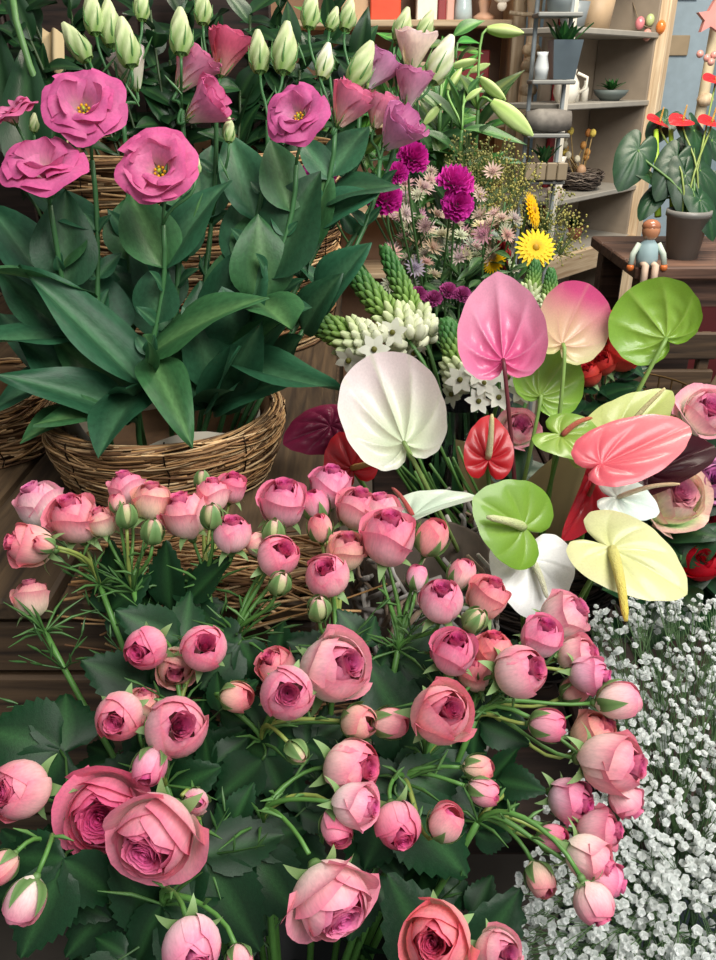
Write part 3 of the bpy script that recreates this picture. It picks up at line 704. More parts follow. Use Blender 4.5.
# ------------------------------------------------------------------ gypsophila
def gyp_blossom(mb, c, n, r):
    q = V((0, 0, 1)).rotation_difference(n); n0 = rnd(0, 6)
    for ring, (k, rr, zz) in enumerate(((5, 1.0, .30), (5, .8, .75), (3, .4, 1.0))):
        for i in range(k):
            a = n0+ring+2*PI*i/k; dx = V((math.cos(a), math.sin(a), 0)); sx = V((-math.sin(a), math.cos(a), 0))
            w = rr*.7; z1 = zz+rnd(-.15, .2)
            vs = [V((0, 0, 0)), dx*rr*.6+sx*w+V((0, 0, z1*.8)), dx*rr*1.05+V((0, 0, z1)), dx*rr*.6-sx*w+V((0, 0, z1*.8))]
            mb.add([c+q @ (p*r) for p in vs], [(0, 3, 2, 1)], jit((.84, .87, .85), .06))
gtop = GB+V((0, 0, .33))
def gypdome(u, v): return ip(v, [(585, .98), (660, .93), (760, .86), (860, .78), (1000, .68)])
GY = []
for v in range(612, 1010, 44):
    left = ip(v, [(600, 612), (640, 585), (700, 606), (800, 600), (850, 545), (1000, 520)])
    u = left+rnd(0, 16)
    while u < 770:
        GY.append((u, v+rnd(-13, 13))); u += rnd(40, 54)
random.shuffle(GY)
for (u, v) in GY:
    d = gypdome(u, v)+rnd(-.012, .02); ap = P(u, v, d)
    out = (ap-(gtop+V((0, .02, .08)))).normalized()
    off = V((ap.x-GB.x, ap.y-GB.y, 0)); off = off.normalized()*min(.08, off.length*.4)
    mth = gtop+V((off.x, off.y, -.01)); root = GB+V((off.x*.5, off.y*.5, .04))
    node = ap-out*.085
    t = thing('gypsophila', 'white gypsophila spray of tiny blossoms in the dark blue grey bucket', 'gypsophila', root, 'white gypsophila sprays in one bucket')
    st = MB(); bm = MB(); g = C('45663e')
    st.tube(bez(root, root.lerp(mth, .5), mth, mth.lerp(node, .3)+V((0, 0, .02)), 4)+bez(mth.lerp(node, .3)+V((0, 0, .02)), mth.lerp(node, .6)+V((0, 0, .03)), node-out*.03, node, 5)[1:], .0014, g, 5)
    t1 = out.orthogonal().normalized(); t2 = out.cross(t1)
    for b in range(9):
        a = 2*PI*b/9+rnd(-.3, .3); rr = .034*math.sqrt(random.random())+.004
        nb = node+out*rnd(.02, .05)+(t1*math.cos(a)+t2*math.sin(a))*rr
        st.tube([node, node.lerp(nb, .5)+out*.006, nb], .0007, g, 4, False)
        for k in range(8 if v < 720 else 6):
            e = ap+(t1*math.cos(a)+t2*math.sin(a))*rr*1.05+(t1*rnd(-1, 1)+t2*rnd(-1, 1))*.017+out*rnd(-.032, .012)
            st.tube([nb, nb.lerp(e, .6)+out*.003, e], .00042, jit(C('567548'), .2), 3, False)
            gyp_blossom(bm, e, (out+V((rnd(-.6, .6), rnd(-.6, .6), rnd(-.2, .8)))+D(0, 0, .5)).normalized(), rnd(.0028, .0050))
    o = part(st, 'stem', M_stem, t)
    o = part(bm, 'blossoms', M_gyp, t); o['kind'] = 'stuff'
# ------------------------------------------------------------------ lisianthus in the low straw basket
# label, base offset in the basket, end (px, depth), flowers (u, v, px, depth, kind, colour, facing), buds (u, v, length px, depth, facing, white)
LZ = [
 ('lisianthus stem with two wide pink flowers leaning out beyond the basket', (-.10, -.02), (50, 205, .90), [(46, 172, 82, .86, 'open', 'm', (.05, .55, .8)), (10, 114, 58, .90, 'wide', 'k', (-.3, .7, .6))], [(34, 132, 18, .90, (.1, 1, .2), 0)]),
 ('lisianthus stem with one large ruffled magenta-pink flower', (-.08, -.05), (92, 160, .92), [(84, 110, 80, .87, 'open', 'm', (.1, .2, .95))], [(88, 60, 40, .93, (-.55, .8, .2), 0)]),
 ('lisianthus stem with one large flower whose front petal hangs down', (-.03, -.07), (163, 225, .91), [(160, 172, 78, .86, 'open', 'm', (-.05, .15, 1))], [(196, 175, 18, .90, (.1, 1, .2), 0)]),
 ('lisianthus stem with four tall pale green buds and a cream bud', (-.05, .02), (122, 110, .97), [(133, 78, 46, .98, 'cup', 'w', (-.2, .9, .3))], [(96, 34, 40, .95, (-.12, 1, .1), 0), (113, 46, 44, .96, (-.1, 1, .1), 0), (131, 66, 46, .93, (-.18, 1, .15), 0), (142, 20, 30, .96, (0, 1, .1), 0)]),
 ('lisianthus stem with two side-on rose pink flowers behind a green bud', (.0, .02), (182, 110, .98), [(186, 78, 54, .98, 'cup', 'k', (.6, .7, .3)), (197, 112, 52, .97, 'cup', 'm', (.8, .4, .4))], [(181, 54, 44, .93, (.0, 1, .1), 0)]),
 ('lisianthus stem with a single coral flower seen from the side', (.03, .04), (215, 100, 1.02), [(224, 62, 52, 1.02, 'cup', 'c', (.3, .9, .3))], [(203, 24, 34, 1.0, (0, 1, .1), 0), (229, 142, 24, .98, (.02, 1, .1), 0)]),
 ('lisianthus stem with two pale yellow-green upright buds', (.05, -.02), (268, 120, .97), [], [(260, 72, 40, .97, (-.05, 1, .1), 0), (283, 72, 48, .96, (.1, 1, .1), 0)]),
 ('lisianthus stem with an oval pink flower showing a yellow centre', (.06, -.06), (296, 165, .95), [(299, 117, 64, .90, 'open', 'm', (-.25, .15, .9))], []),
 ('lisianthus stem with a half-open pink flower between green buds', (.08, .0), (335, 130, 1.0), [(344, 114, 50, .99, 'cup', 'k', (.5, .8, .4))], [(322, 78, 34, 1.0, (.2, 1, .1), 1), (309, 28, 36, 1.0, (.1, 1, .1), 0), (330, 30, 24, 1.02, (.3, 1, .0), 0)]),
 ('lisianthus stem with a lilac bloom partly hidden by a large bud', (.10, .03), (360, 110, 1.06), [(373, 78, 46, 1.08, 'cup', 'v', (.5, .8, .2))], [(353, 86, 46, 1.02, (.4, .9, .1), 0), (345, 30, 32, 1.06, (.2, 1, 0), 0)]),
 ('lisianthus stem with a dusky purple bloom under a white one', (.11, -.01), (398, 118, 1.07), [(409, 96, 46, 1.08, 'cup', 'v', (.2, .9, .4)), (412, 60, 48, 1.10, 'cup', 'w', (.1, .9, .4))], [(432, 82, 48, 1.10, (.4, .9, .1), 1), (398, 42, 34, 1.10, (.3, 1, .1), 0)]),
 ('lisianthus stem with a drooping mauve flower above the magenta carnations', (.12, -.04), (380, 160, 1.04), [(392, 138, 52, 1.04, 'cup', 'v', (.6, .5, .6)), (377, 118, 40, 1.06, 'cup', 'k', (.3, .9, .3))], [(420, 40, 30, 1.12, (.4, .9, .1), 0)]),
]
LS = []
for lab, (ox, oy), (eu, ev, ed), fl, bu in LZ:
    root = B1+V((ox*.75, oy*.75, .018)); end = P(eu, ev, ed); t = thing('lisianthus', lab, 'lisianthus', root, 'lisianthus stems in the low straw basket')
    st = MB(); g = C('3f7040')
    main = bez(root, root+V((ox*.3, oy*.3, .14)), end-V((0, -.0, .13)), end, 14)
    st.tube(main, [.0036]*9+[.003]*6, g, 7)
    for (u, v, px, d, kd, ck, fc) in fl:
        n = D(*fc); R = px*.5*d/F; b = lis_flower(t, P(u, v, d), n, R*(.92 if kd != 'cup' else 1.32), kd, ck)
        st.tube(bez(end, end.lerp(b, .4)+V((0, 0, .012)), b-n*.025, b, 7), .002, g, 6)
    for (u, v, lp, d, fc, wh) in bu:
        n = D(*fc); L = lp*d/F; b = P(u, v, d)-n*0; lis_bud(t, b, n, L, wh)
        s0 = main[-6] if (main[-1]-b).length > .03 and P(eu, ev, ed).z > b.z+.0 else end
        st.tube(bez(s0, s0.lerp(b, .3)+V((0, 0, .015)), b-n*.03-V((0, 0, .004)), b-n*.003, 7), .0018, g, 6)
        pm = b-n*.045; lft = D(rnd(-1, 1), .8, .3)
        st.tube([pm, pm+lft*.012, pm+lft*.028], [.0008, .002, .0003], C('4d7d48'), 4, False)
    part(st, 'stem', M_stem, t); LS.append((t, main, end))
# leaves that show: base, tip, width px, depth of base, depth of tip, tilt of the face (right, up, towards)
LV = [((128, 392), (22, 262), 52, .97, .90, (.5, .5, .8)), ((60, 358), (-22, 338), 48, .93, .88, (0, .7, .7)), ((88, 436), (8, 362), 42, .93, .88, (.5, .4, .8)), ((112, 385), (92, 440), 52, .92, .86, (-.2, .5, .9)),
 ((80, 290), (66, 190), 50, .95, .93, (.3, .2, .9)), ((108, 302), (-14, 252), 34, .93, .88, (.1, .9, .3)), ((168, 335), (156, 262), 42, .95, .93, (-.2, .3, .9)), ((182, 262), (217, 165), 48, .97, .95, (-.5, .3, .8)),
 ((172, 365), (248, 280), 48, .93, .89, (-.5, .5, .7)), ((232, 292), (292, 326), 52, .92, .87, (.2, .5, .8)), ((300, 298), (312, 165), 60, .98, .95, (-.2, .3, .9)), ((322, 285), (370, 242), 46, .99, .97, (.1, .5, .8)),
 ((250, 384), (344, 396), 44, .92, .87, (.05, .7, .7)), ((212, 425), (262, 325), 46, .95, .90, (.5, .4, .8)), ((145, 378), (188, 424), 40, .90, .86, (.1, .6, .8)), ((138, 382), (164, 332), 26, .89, .87, (.7, .3, .6)),
 ((335, 208), (394, 172), 40, 1.0, .99, (.1, .6, .7)), ((325, 225), (380, 190), 36, 1.02, 1.0, (.2, .5, .8)), ((140, 270), (130, 190), 46, .96, .95, (.2, .2, .9)), ((20, 300), (-10, 200), 50, 1.0, 1.0, (.5, .3, .8)),
 ((265, 300), (262, 215), 52, .97, .95, (.3, .3, .9)), ((205, 330), (235, 250), 50, .99, .98, (-.3, .3, .9)), ((112, 350), (95, 265), 56, 1.0, .99, (.4, .3, .9)), ((235, 400), (285, 300), 50, 1.0, .97, (-.4, .4, .8)), ((190, 400), (160, 330), 50, .99, .97, (.2, .4, .9)),
 ((60, 400), (0, 300), 52, 1.02, 1.0, (.4, .4, .8)), ((280, 250), (330, 170), 44, 1.03, 1.02, (-.3, .3, .9)), ((190, 220), (160, 130), 40, 1.02, 1.02, (.3, .2, .9)), ((245, 210), (228, 130), 40, 1.03, 1.02, (.2, .2, .9)), ((315, 170), (365, 115), 36, 1.04, 1.04, (-.3, .3, .9)), ((60, 240), (20, 180), 34, .98, .95, (.4, .4, .8)), ((195, 415), (235, 345), 46, .93, .90, (-.3, .4, .8)), ((130, 420), (60, 330), 52, .98, .95, (.3, .4, .8)), ((150, 330), (110, 260), 44, 1.01, 1.0, (.3, .3, .9)),
 ((290, 215), (270, 140), 40, .99, .97, (.3, .2, .9)), ((175, 300), (135, 230), 46, 1.0, 1.0, (.3, .3, .9)), ((225, 360), (200, 280), 50, 1.02, 1.02, (.1, .3, .9)), ((30, 260), (75, 215), 40, 1.0, .97, (-.3, .3, .9)), ((330, 180), (300, 130), 26, 1.02, 1.02, (.2, .2, .9)), ((100, 420), (40, 405), 44, .95, .90, (.1, .8, .6)),
 ((90, 400), (15, 330), 56, .99, .95, (.3, .5, .8)), ((75, 420), (20, 425), 40, .96, .92, (.1, .8, .5)), ((235, 420), (285, 365), 46, .96, .93, (-.2, .5, .8)), ((195, 425), (228, 375), 44, .93, .90, (.2, .5, .8)), ((150, 425), (125, 385), 40, .92, .89, (0, .5, .8)), ((255, 380), (300, 335), 44, 1.0, .98, (-.2, .5, .8)), ((120, 330), (60, 240), 50, 1.03, 1.02, (.3, .3, .9)), ((250, 340), (225, 290), 46, .97, .95, (.1, .4, .9)), ((45, 380), (-15, 395), 40, .97, .93, (.1, .8, .6)),
 ((192, 265), (180, 178), 40, 1.03, 1.02, (.2, .2, .9)), ((212, 310), (242, 228), 44, 1.02, 1.0, (-.2, .3, .9)), ((240, 265), (252, 178), 42, 1.04, 1.03, (-.1, .2, .9)), ((205, 220), (212, 140), 36, 1.05, 1.05, (.2, .2, .9)), ((262, 270), (288, 188), 40, 1.03, 1.02, (-.3, .2, .9)), ((228, 335), (264, 262), 44, 1.0, .97, (-.3, .4, .8)), ((152, 262), (128, 196), 40, 1.02, 1.01, (.3, .2, .9)), ((296, 330), (330, 272), 40, 1.0, .98, (-.2, .4, .8)), ((272, 345), (306, 300), 38, .98, .95, (-.1, .5, .8)), ((40, 335), (-4, 268), 44, 1.0, .97, (.3, .4, .8)), ((168, 250), (190, 190), 36, .99, .97, (-.2, .3, .9)), ((120, 310), (140, 240), 40, 1.03, 1.02, (-.1, .3, .9)), ((205, 385), (190, 310), 44, .96, .94, (.2, .4, .9)), ((245, 365), (280, 318), 40, .96, .93, (.1, .5, .8))]
for (bu, bv), (tu, tv), wp, db, dt, fc in LV:
    b = P(bu, bv, db); tip = P(tu, tv, dt)
    t, p = min(((t, p) for t, main, e in LS for p in main[2:]), key=lambda q: (q[1]-b).length)
    if (p-b).length > .012:
        b2 = p
    else: b2 = b
    L = (tip-b2).length; tip2 = b2+(tip-b2)
    leaf(t, b2, tip2, D(*fc), wp*(db+dt)*.5/F*1.3, LL, 'leaf', tuple(x*k for x, k in zip(random.choice(((1, 1, 1), (1.25, 1.08, .8), (.8, .85, .85), (1.05, 1.1, 1.15), (.7, .7, .65))), [rnd(.85, 1.15)]*3)))
for t, main, e in LS:                                       # small paired leaves high on each stem
    for i in (7, 9, 11):
        p = main[i]; a = rnd(0, 6)
        for s in (0, PI):
            dr = V((math.cos(a+s), math.sin(a+s)*.6, rnd(.7, 1.3))).normalized(); l = rnd(.035, .06)*(1.25-.06*i)
            leaf(t, p, p+dr*l, D(rnd(-.4, .4), .4, .8), l*.55, LL)
# ------------------------------------------------------------------ anthuriums
am = AB+V((0, 0, .2))
def ar(dx, dy): return AB+V((dx, dy, .03))
GR, GR2 = C('5f8a3c'), C('87a958')
def via(u, v, d): return P(u, v, d)
sm = spathe_mesh
anthurium('white anthurium with a pink edge, seen from behind, beside the ornithogalum', P(404, 443, .86), P(372, 357, .885), D(.1, -.1, -.95), .106, ar(-.04, -.02),
  sm(1, -.34, .14, .065, colgrad(C('d3dfba'), C('e4e2d6'), C('e9dad8'), C('bccb9c')), M_anth, tab=HB), C('7f9a55'), via(436, 505, .90))
anthurium('glossy deep pink anthurium with quilted veins on a dark red stem', P(503, 360, .93), P(497, 276, .94), D(.12, .1, -1), .106, ar(.0, .0),
  sm(1, -.32, .12, .07, colgrad(C('dc4f89'), C('e987ab'), C('ec9fba'), C('f0a3bf')), M_anth, tab=HS, quilt=.014), C('6d2f38'), via(515, 470, .97))
anthurium('cream and green anthurium blushed pink at the tip', P(562, 344, 1.0), P(586, 283, 1.0), D(-.15, .15, -1), .092, ar(.02, .02),
  sm(1, -.32, .1, .035, colgrad(C('dfb893'), C('dfd6a4'), C('d85086'), C('d98f8c'), C('b9c873')), M_anth, tab=HB), GR2, via(556, 450, 1.02))
anthurium('lime green anthurium standing tallest beside the dark table', P(666, 338, .98), P(627, 288, .98), D(.25, .2, -1), .104, ar(.05, .03),
  sm(1.0, -.25, .1, .06, colgrad(C('8db142'), C('7ba733'), None, C('a4c05c')), M_anth, tab=HB, quilt=.014), GR2, via(620, 415, 1.0))
anthurium('light green anthurium with radiating veins below the cream and pink one', P(540, 396, 1.06), P(570, 352, 1.07), D(.1, .1, -1), .098, ar(-.02, .05),
  sm(1, -.2, .1, .05, colgrad(C('8bb046'), C('7cab3a'), None, C('b3c878')), M_anth, tab=HS), GR2, via(522, 480, 1.08))
anthurium('small green anthurium lying flat with a reddish spadix', P(562, 436, .97), P(610, 450, .94), D(0, .72, .7), .088, ar(.0, -.03),
  sm(1, .25, .25, .04, colgrad(C('8caa42'), C('79a234'), None, C('aec168')), M_anth), GR, via(548, 480, 1.0), (P(592, 418, .97), .004, C('b8584a'), C('cf7a55')))
anthurium('folded coral pink anthurium in front of the maroon one', P(602, 464, .84), P(689, 427, .86), D(-.34, .48, .80), .084, ar(.03, -.05),
  sm(1, -.2, -.05, .025, colgrad(C('d4505f'), C('d8606c'), C('df7a80'), C('e58a8c')), M_anth, fold=.25, tab=HS), C('8a5a42'), via(580, 505, .92))
anthurium('nearly black maroon anthurium behind the folded coral one', P(650, 474, .93), P(716, 440, .94), D(-.2, .6, .8), .085, ar(.06, -.02),
  sm(1, .7, .1, .06, colgrad(C('260810'), C('340d16'), None, C('3d1119')), M_anthdark), C('4f3a2c'), via(640, 520, .96))
anthurium('small bright red anthurium with a cream upright spadix', P(488, 458, .93), P(490, 414, .935), D(0, .15, 1), .060, ar(-.03, .0),
  sm(1, .25, .1, .07, colgrad(C('b01420'), C('bb1a24'), None, C('8a0c14')), M_anth), GR, via(493, 520, .98), (P(492, 414, .895), .0045, C('ece6bc'), C('e6d89c')))
anthurium('red anthurium half hidden behind the white one', P(352, 468, .95), P(338, 432, .95), D(-.1, .2, 1), .066, ar(-.07, .0),
  sm(1, .25, .1, .07, colgrad(C('b81a26'), C('c9202c'), None, C('8e0f18')), M_anth), GR, via(400, 540, .98), (P(386, 460, .92), .0042, C('d8a860'), C('e0bb78')))
anthurium('burgundy anthurium with swollen glossy veins under the lisianthus leaf', P(330, 426, .97), P(284, 440, .95), D(.05, .35, .9), .068, ar(-.09, .02),
  sm(1, -.2, .15, .10, colgrad(C('5b1730'), C('6d1f3a'), None, C('3f0d20')), M_anthdark, quilt=.02), C('6a7a45'), via(385, 520, 1.0))
anthurium('pale grey green anthurium seen edge on above the coral rose bud', P(413, 516, .84), P(476, 488, .86), D(-.2, .85, .4), .060, ar(-.05, -.04),
  sm(1, .4, .1, .03, colgrad(C('b7cbb4'), C('cfdcc9'), None, C('a9c0a4')), M_anth), GR, via(440, 560, .9), (P(392, 488, .87), .003, C('c0504a'), C('d2706a')))
anthurium('apple green heart anthurium with a green spadix above the white one', P(523, 527, .82), P(478, 497, .80), D(-.05, .35, .9), .095, ar(-.02, -.06),
  sm(1, .2, .12, .03, colgrad(C('7fa536'), C('719c2c'), None, C('95b850')), M_anth), GR2, via(535, 590, .90), (P(487, 517, .79), .0055, C('c3d38a'), C('dfe3b0')))
anthurium('pure white anthurium hanging below the apple green heart', P(531, 560, .85), P(536, 618, .82), D(.0, .2, 1), .093, ar(-.01, -.08),
  sm(1, .18, .12, .025, colgrad(C('f0f1ee'), C('f4f4f2')), M_anth), GR2, via(520, 575, .92), (P(547, 598, .82), .0045, C('e4e6c0'), C('ecebcc')))
anthurium('pale yellow anthurium with a long hanging yellow spadix over the gypsophila', P(612, 549, .80), P(691, 588, .77), D(.05, .55, .85), .094, ar(.03, -.07),
  sm(1, .12, .12, .03, colgrad(C('cdd08c'), C('d9d8a2'), None, C('bfc47c')), M_anth), GR2, via(600, 560, .9), (P(626, 621, .735), .0060, C('dcd884'), C('e6cf52')))
anthurium('bright red drooping anthurium between the green heart and the coral one', P(590, 478, .90), P(578, 540, .87), D(.65, .1, .75), .070, ar(.02, -.05),
  sm(1, .6, .25, .05, colgrad(C('c8142a'), C('d81e34'), None, C('a30d1e')), M_anth), GR, via(595, 520, .95))
anthurium('pale mint anthurium tucked under the coral one', P(618, 498, .87), P(662, 505, .86), D(0, .7, .7), .070, ar(.05, -.06),
  sm(1, .2, .2, .03, colgrad(C('cfe6da'), C('dcefe6'), None, C('bcd8cc')), M_anth), GR, via(610, 540, .92), (P(680, 484, .83), .0032, C('efe4c2'), C('e6c898')))
anthurium('lemon green anthurium standing edge on behind the folded coral one', P(612, 448, .98), P(672, 390, .98), D(-.35, .5, .8), .085, ar(.05, .04),
  sm(1, .6, .0, .03, colgrad(C('c3cf72'), C('d2da8a'), None, C('aebf5c')), M_anth), GR2, via(600, 470, .99), (P(665, 388, .94), .004, C('e4dda8'), C('e0cf93')))
for k in range(14):
    m = MB(); e = P(384+k*6+rnd(-6, 6), rnd(440, 475), rnd(.98, 1.08)); r = ar(-.03+rnd(-.05, .05), rnd(-.04, .04)); m.tube(bez(r, r+V((-.01, 0, .16)), e.lerp(r, .3), e, 8), .0021, jit(C('557f3e'), .2), 6)
    tag(part(m, 'cut_stem', M_stem), 'bare green stem leaning in the dark wicker pot', 'stem', 'bare stems in the dark wicker pot')
# kraft paper sleeve around the pot
t = MB()
def fn(s, q):
    a = -PI/2+s*1.0; r = .10+.06*q+.008*math.sin(9*a)
    return AB+V((r*math.cos(a)*.8-.02, r*math.sin(a)*.6+.02, .18+.17*q+.03*math.sin(s*5))), jit(C('a9946c'), .03)
t.grid(16, 5, fn); tag(part(t, 'paper_sleeve', M_paper), 'crumpled tan paper sleeve around the anthurium stems', 'paper')

# ------------------------------------------------------------------ ornithogalum in the glass vase
gv = P(455, 440, 1.22); GV = V((gv.x, gv.y, .62))
def glass_vase(name, label, loc, r, h):
    t = thing(name, label, 'vase', loc); W = Matrix.Translation(V(loc)); b = MB()
    b.lathe([(0, 0), (r*.92, 0), (r, .02), (r, h), (r-.003, h), (r-.003, .012), (0, .012)], (1, 1, 1), 36); part(b, 'body', M_glass, t, W)
    b = MB(); b.lathe([(0, .013), (r-.005, .013), (r-.005, h*.5), (0, h*.5)], (1, 1, 1), 30); part(b, 'water', M_glass, t, W)
    return t
glass_vase('glass_vase', 'clear glass cylinder vase with ornithogalum stems', GV, .065, .40)
def floret(mb, c, n, r, col):
    q = V((0, 0, 1)).rotation_difference(n)
    for i in range(6):
        a = i*PI/3
        def f(s, t): return c+q @ (V((r*t*math.cos(a)-s*r*.3*math.sin(PI*min(1, t*.9+.08))*math.sin(a), r*t*math.sin(a)+s*r*.3*math.sin(PI*min(1, t*.9+.08))*math.cos(a), r*(.35*t-.2*t*t)))), col
        mb.grid(2, 4, f)
    mb.ball(c+n*r*.15, r*.2, C('6b6a2c'), 6, 4)
def orni(label, base, tip, R, white, root, opens=0):
    base = V(base); tip = V(tip); ax = tip-base; L = ax.length; a = ax.normalized(); x = a.orthogonal().normalized(); y = a.cross(x)
    t = thing('ornithogalum', label, 'flower', root, 'ornithogalum spikes in the glass vase')
    st = MB(); r = V(root); st.tube(bez(r, r+V((0, 0, .22)), base-a*.1, base, 10)+[tip-a*L*.1], [.003]*11+[.0015], C('4f7d3d'), 7); part(st, 'stem', M_stem, t)
    mb = MB(); n = 120
    for i in range(n):
        f = i/n; an = i*2.39996; p = base+a*L*f; prof = R*(1-.25*f) if f < white else R*(.95-.1*(f-white))*(1-max(0, f-.8)**1.5*8*.7)
        out = (x*math.cos(an)+y*math.sin(an)); dr = (out*(1.0-.75*f)+a*(.35+1.3*f)).normalized()
        if f < white:
            k = f/white; c = mix(C('dee2c4'), C('c7d79a'), k*k); sz = (R*.30*(1-.35*k), R*.30*(1-.35*k), R*.46); ctr = p+out*prof*.8
        else:
            k = (f-white)/(1-white); c = mix(C('8fb257'), C('3d7436'), min(1, k*1.6)); sz = (R*.16, R*.16, R*.44*(1-.3*k)); ctr = p+out*prof*.52*(1-.25*k)
        q = V((0, 0, 1)).rotation_difference(dr).to_matrix()
        mb.ball(ctr, sz, jit(c, .08), 6, 4, q)
    mb.ball(tip-a*L*.05, R*.42, C('41793a'), 8, 5)
    o = part(mb, 'buds', M_calyx, t); o['kind'] = 'stuff'
    for k in range(opens):
        an = k*2.4+1; out = x*math.cos(an)+y*math.sin(an)
        fm = MB(); floret(fm, base+a*L*.12*(k % 3)+out*R*1.0+D(0, 0, R*.6).normalized()*R*.7, (out+D(0, .2, 1)).normalized(), R*.72, C('e2e3d2')); part(fm, 'floret', M_petal, t)
def gvr(dx, dy): return GV+V((dx, dy, .03))
orni('ornithogalum spike with cream buds leaning towards the straw baskets', P(376, 350, 1.10), P(302, 316, 1.10), .030, .42, gvr(-.02, 0), 3)
orni('long ornithogalum spike with a tapering green tip', P(412, 345, 1.14), P(345, 262, 1.18), .030, .35, gvr(-.01, .02), 2)
orni('upright ornithogalum spike next to the lisianthus leaf', P(424, 338, 1.18), P(384, 248, 1.22), .026, .3, gvr(0, .02), 1)
orni('short ornithogalum spike with open white flowers beside the deep pink anthurium', P(470, 388, 1.14), P(446, 322, 1.14), .030, .45, gvr(.01, -.02), 5)
orni('ornithogalum spike with a blunt green tip in front of the yellow gerbera', P(528, 312, 1.28), P(536, 262, 1.28), .020, .5, gvr(.03, .01), 1)
orni('ornithogalum spike with a dark green tip beside the cream and pink anthurium', P(549, 322, 1.26), P(551, 270, 1.26), .019, .45, gvr(.035, 0), 1)
t = thing('ornithogalum', 'ornithogalum head of open white flowers behind the deep pink anthurium', 'flower', gvr(.02, .0), 'ornithogalum spikes in the glass vase')
m = MB(); e = P(500, 382, 1.12); m.tube(bez(gvr(.02, 0), gvr(.02, 0)+V((0, 0, .3)), e-V((0, 0, .1)), e, 8), .003, C('4f7d3d'), 7); part(m, 'stem', M_stem, t)
for (u, v) in ((484, 384), (508, 378), (530, 372), (498, 398), (478, 402), (520, 392)):
    m = MB(); q = P(u, v, 1.09); floret(m, q, D(rnd(-.3, .3), .3, 1), .020, C('e2e3d6')); m.tube([e, q], .0013, C('5f8d4a'), 5); part(m, 'floret', M_petal, t)
# green leaves and stems packed in the vase
for k in range(9):
    u0 = 400+k*9; b = gvr(rnd(-.03, .03), rnd(-.03, .03)); tp = P(395+k*13+rnd(-6, 6), rnd(400, 450), 1.12+rnd(-.04, .04))
    t = MB()
    def fn(s, q, b=b, tp=tp, bx=bez(b, b+V((0, 0, .2)), tp-V((0, 0, .1)), tp, 8)):
        i = min(7, int(q*8)); p = bx[i].lerp(bx[i+1], q*8-i); wd = .009*math.sin(PI*min(1, .25+q*.75)); return p+V((s*wd, -.25*abs(s)*wd, 0)), C('35613a')
    t.grid(2, 10, fn); tag(part(t, 'ornithogalum_leaf', M_leaf), 'long narrow green leaf standing in the glass vase', 'leaf', 'strap leaves in the glass vase')
# ------------------------------------------------------------------ mixed flowers behind
f0 = P(465, 270, 1.62); FB = V((f0.x, f0.y, .62))
bucket('flower_bucket', 'grey zinc bucket holding the pale starry flowers and carnations', FB, .10, .13, .27, C('6d7479'), M_metal)
fbm = FB+V((0, 0, .27))
def stemto(t, end, root, rad=.002, col=C('4b7240'), bend=.08):
    m = MB(); r = V(root); m.tube(bez(r, r+V((0, 0, .25)), V(end)-V((0, 0, bend)), end, 9), rad, col, 6); return part(m, 'stem', M_stem, t)
def star_mesh(c1, c2):
    m = MB()
    for i in range(15):
        a = 2*PI*i/15; z1 = rnd(.2, .5); l = rnd(.85, 1.1)
        m.add([(0, 0, 0), (.6*math.cos(a-.18), .6*math.sin(a-.18), z1*.7), (l*math.cos(a), l*math.sin(a), z1), (.6*math.cos(a+.18), .6*math.sin(a+.18), z1*.7)], [(0, 1, 2, 3)], [c1, c1, c2, c1])
    for i in range(34):
        a = i*2.4; r = .42*math.sqrt(i/34); m.tube([(r*.4*math.cos(a), r*.4*math.sin(a), .05), (r*math.cos(a), r*math.sin(a), .55-.3*r)], [.012, .03], c2, 4)
    return m.mesh('flower_head', M_petal)
STAR = [star_mesh(C('c9c7a6'), C('ece2d4')), star_mesh(C('b7b58e'), C('dcc7c4')), star_mesh(C('bfae9c'), C('e3c9cc'))]
for k in range(36):
    u = rnd(400, 515); v = rnd(185, 285); d = 1.48+rnd(-.08, .15); e = P(u, v, d)
    t = thing('astrantia', 'pale starry astrantia stem among the carnations', 'flower', FB+V((rnd(-.06, .06), rnd(-.06, .06), .03)), 'pale starry flowers in the zinc bucket')
    st = stemto(t, e, t.matrix_basis.translation)
    for j in range(3):
        q = e if j == 0 else e+D(rnd(-1, 1), rnd(-.6, 1), rnd(-.2, .6))*rnd(.03, .05)
        place('flower_head', random.choice(STAR), t, frame(q, D(rnd(-.6, .6), rnd(0, .9), .8), rnd(0, 6), rnd(.015, .023)), tuple(x*rnd(.6, .95) for x in (1, .97, .95)))
        if j: m = MB(); m.tube([e-V((0, 0, .05)), q], .0011, C('4b7240'), 5); part(m, 'stalk', M_stem, t)
    for j in range(5):
        b = e-V((0, 0, rnd(.02, .12))); leaf(t, b, b+D(rnd(-1, 1), rnd(-.5, .8), rnd(-.2, .8))*rnd(.04, .07), D(0, .6, .6), .018, NL, 'leaf', tuple([rnd(.5, .9)]*3))
def gold_spray(label, u, v, d, root, col, n=200, spread=.06):
    e = P(u, v, d); t = thing('goldenrod', label, 'flower', root, 'yellow green filler sprays'); stemto(t, e, root)
    m = MB(); s = MB()
    for k in range(n):
        q = e+D(rnd(-1, 1), rnd(-1, 1), rnd(-.6, .6))*spread*random.random()**.5; m.ball(q, rnd(.0014, .003), jit(col, .25), 5, 3)
        if k % 4 == 0: s.tube([e-V((0, 0, spread*.6)), q], .0006, C('6d7f45'), 3, False)
    o = part(m, 'blossoms', M_gyp, t); o['kind'] = 'stuff'; part(s, 'twigs', M_stem, t)
rr = lambda: FB+V((rnd(-.07, .07), rnd(-.07, .07), .03))
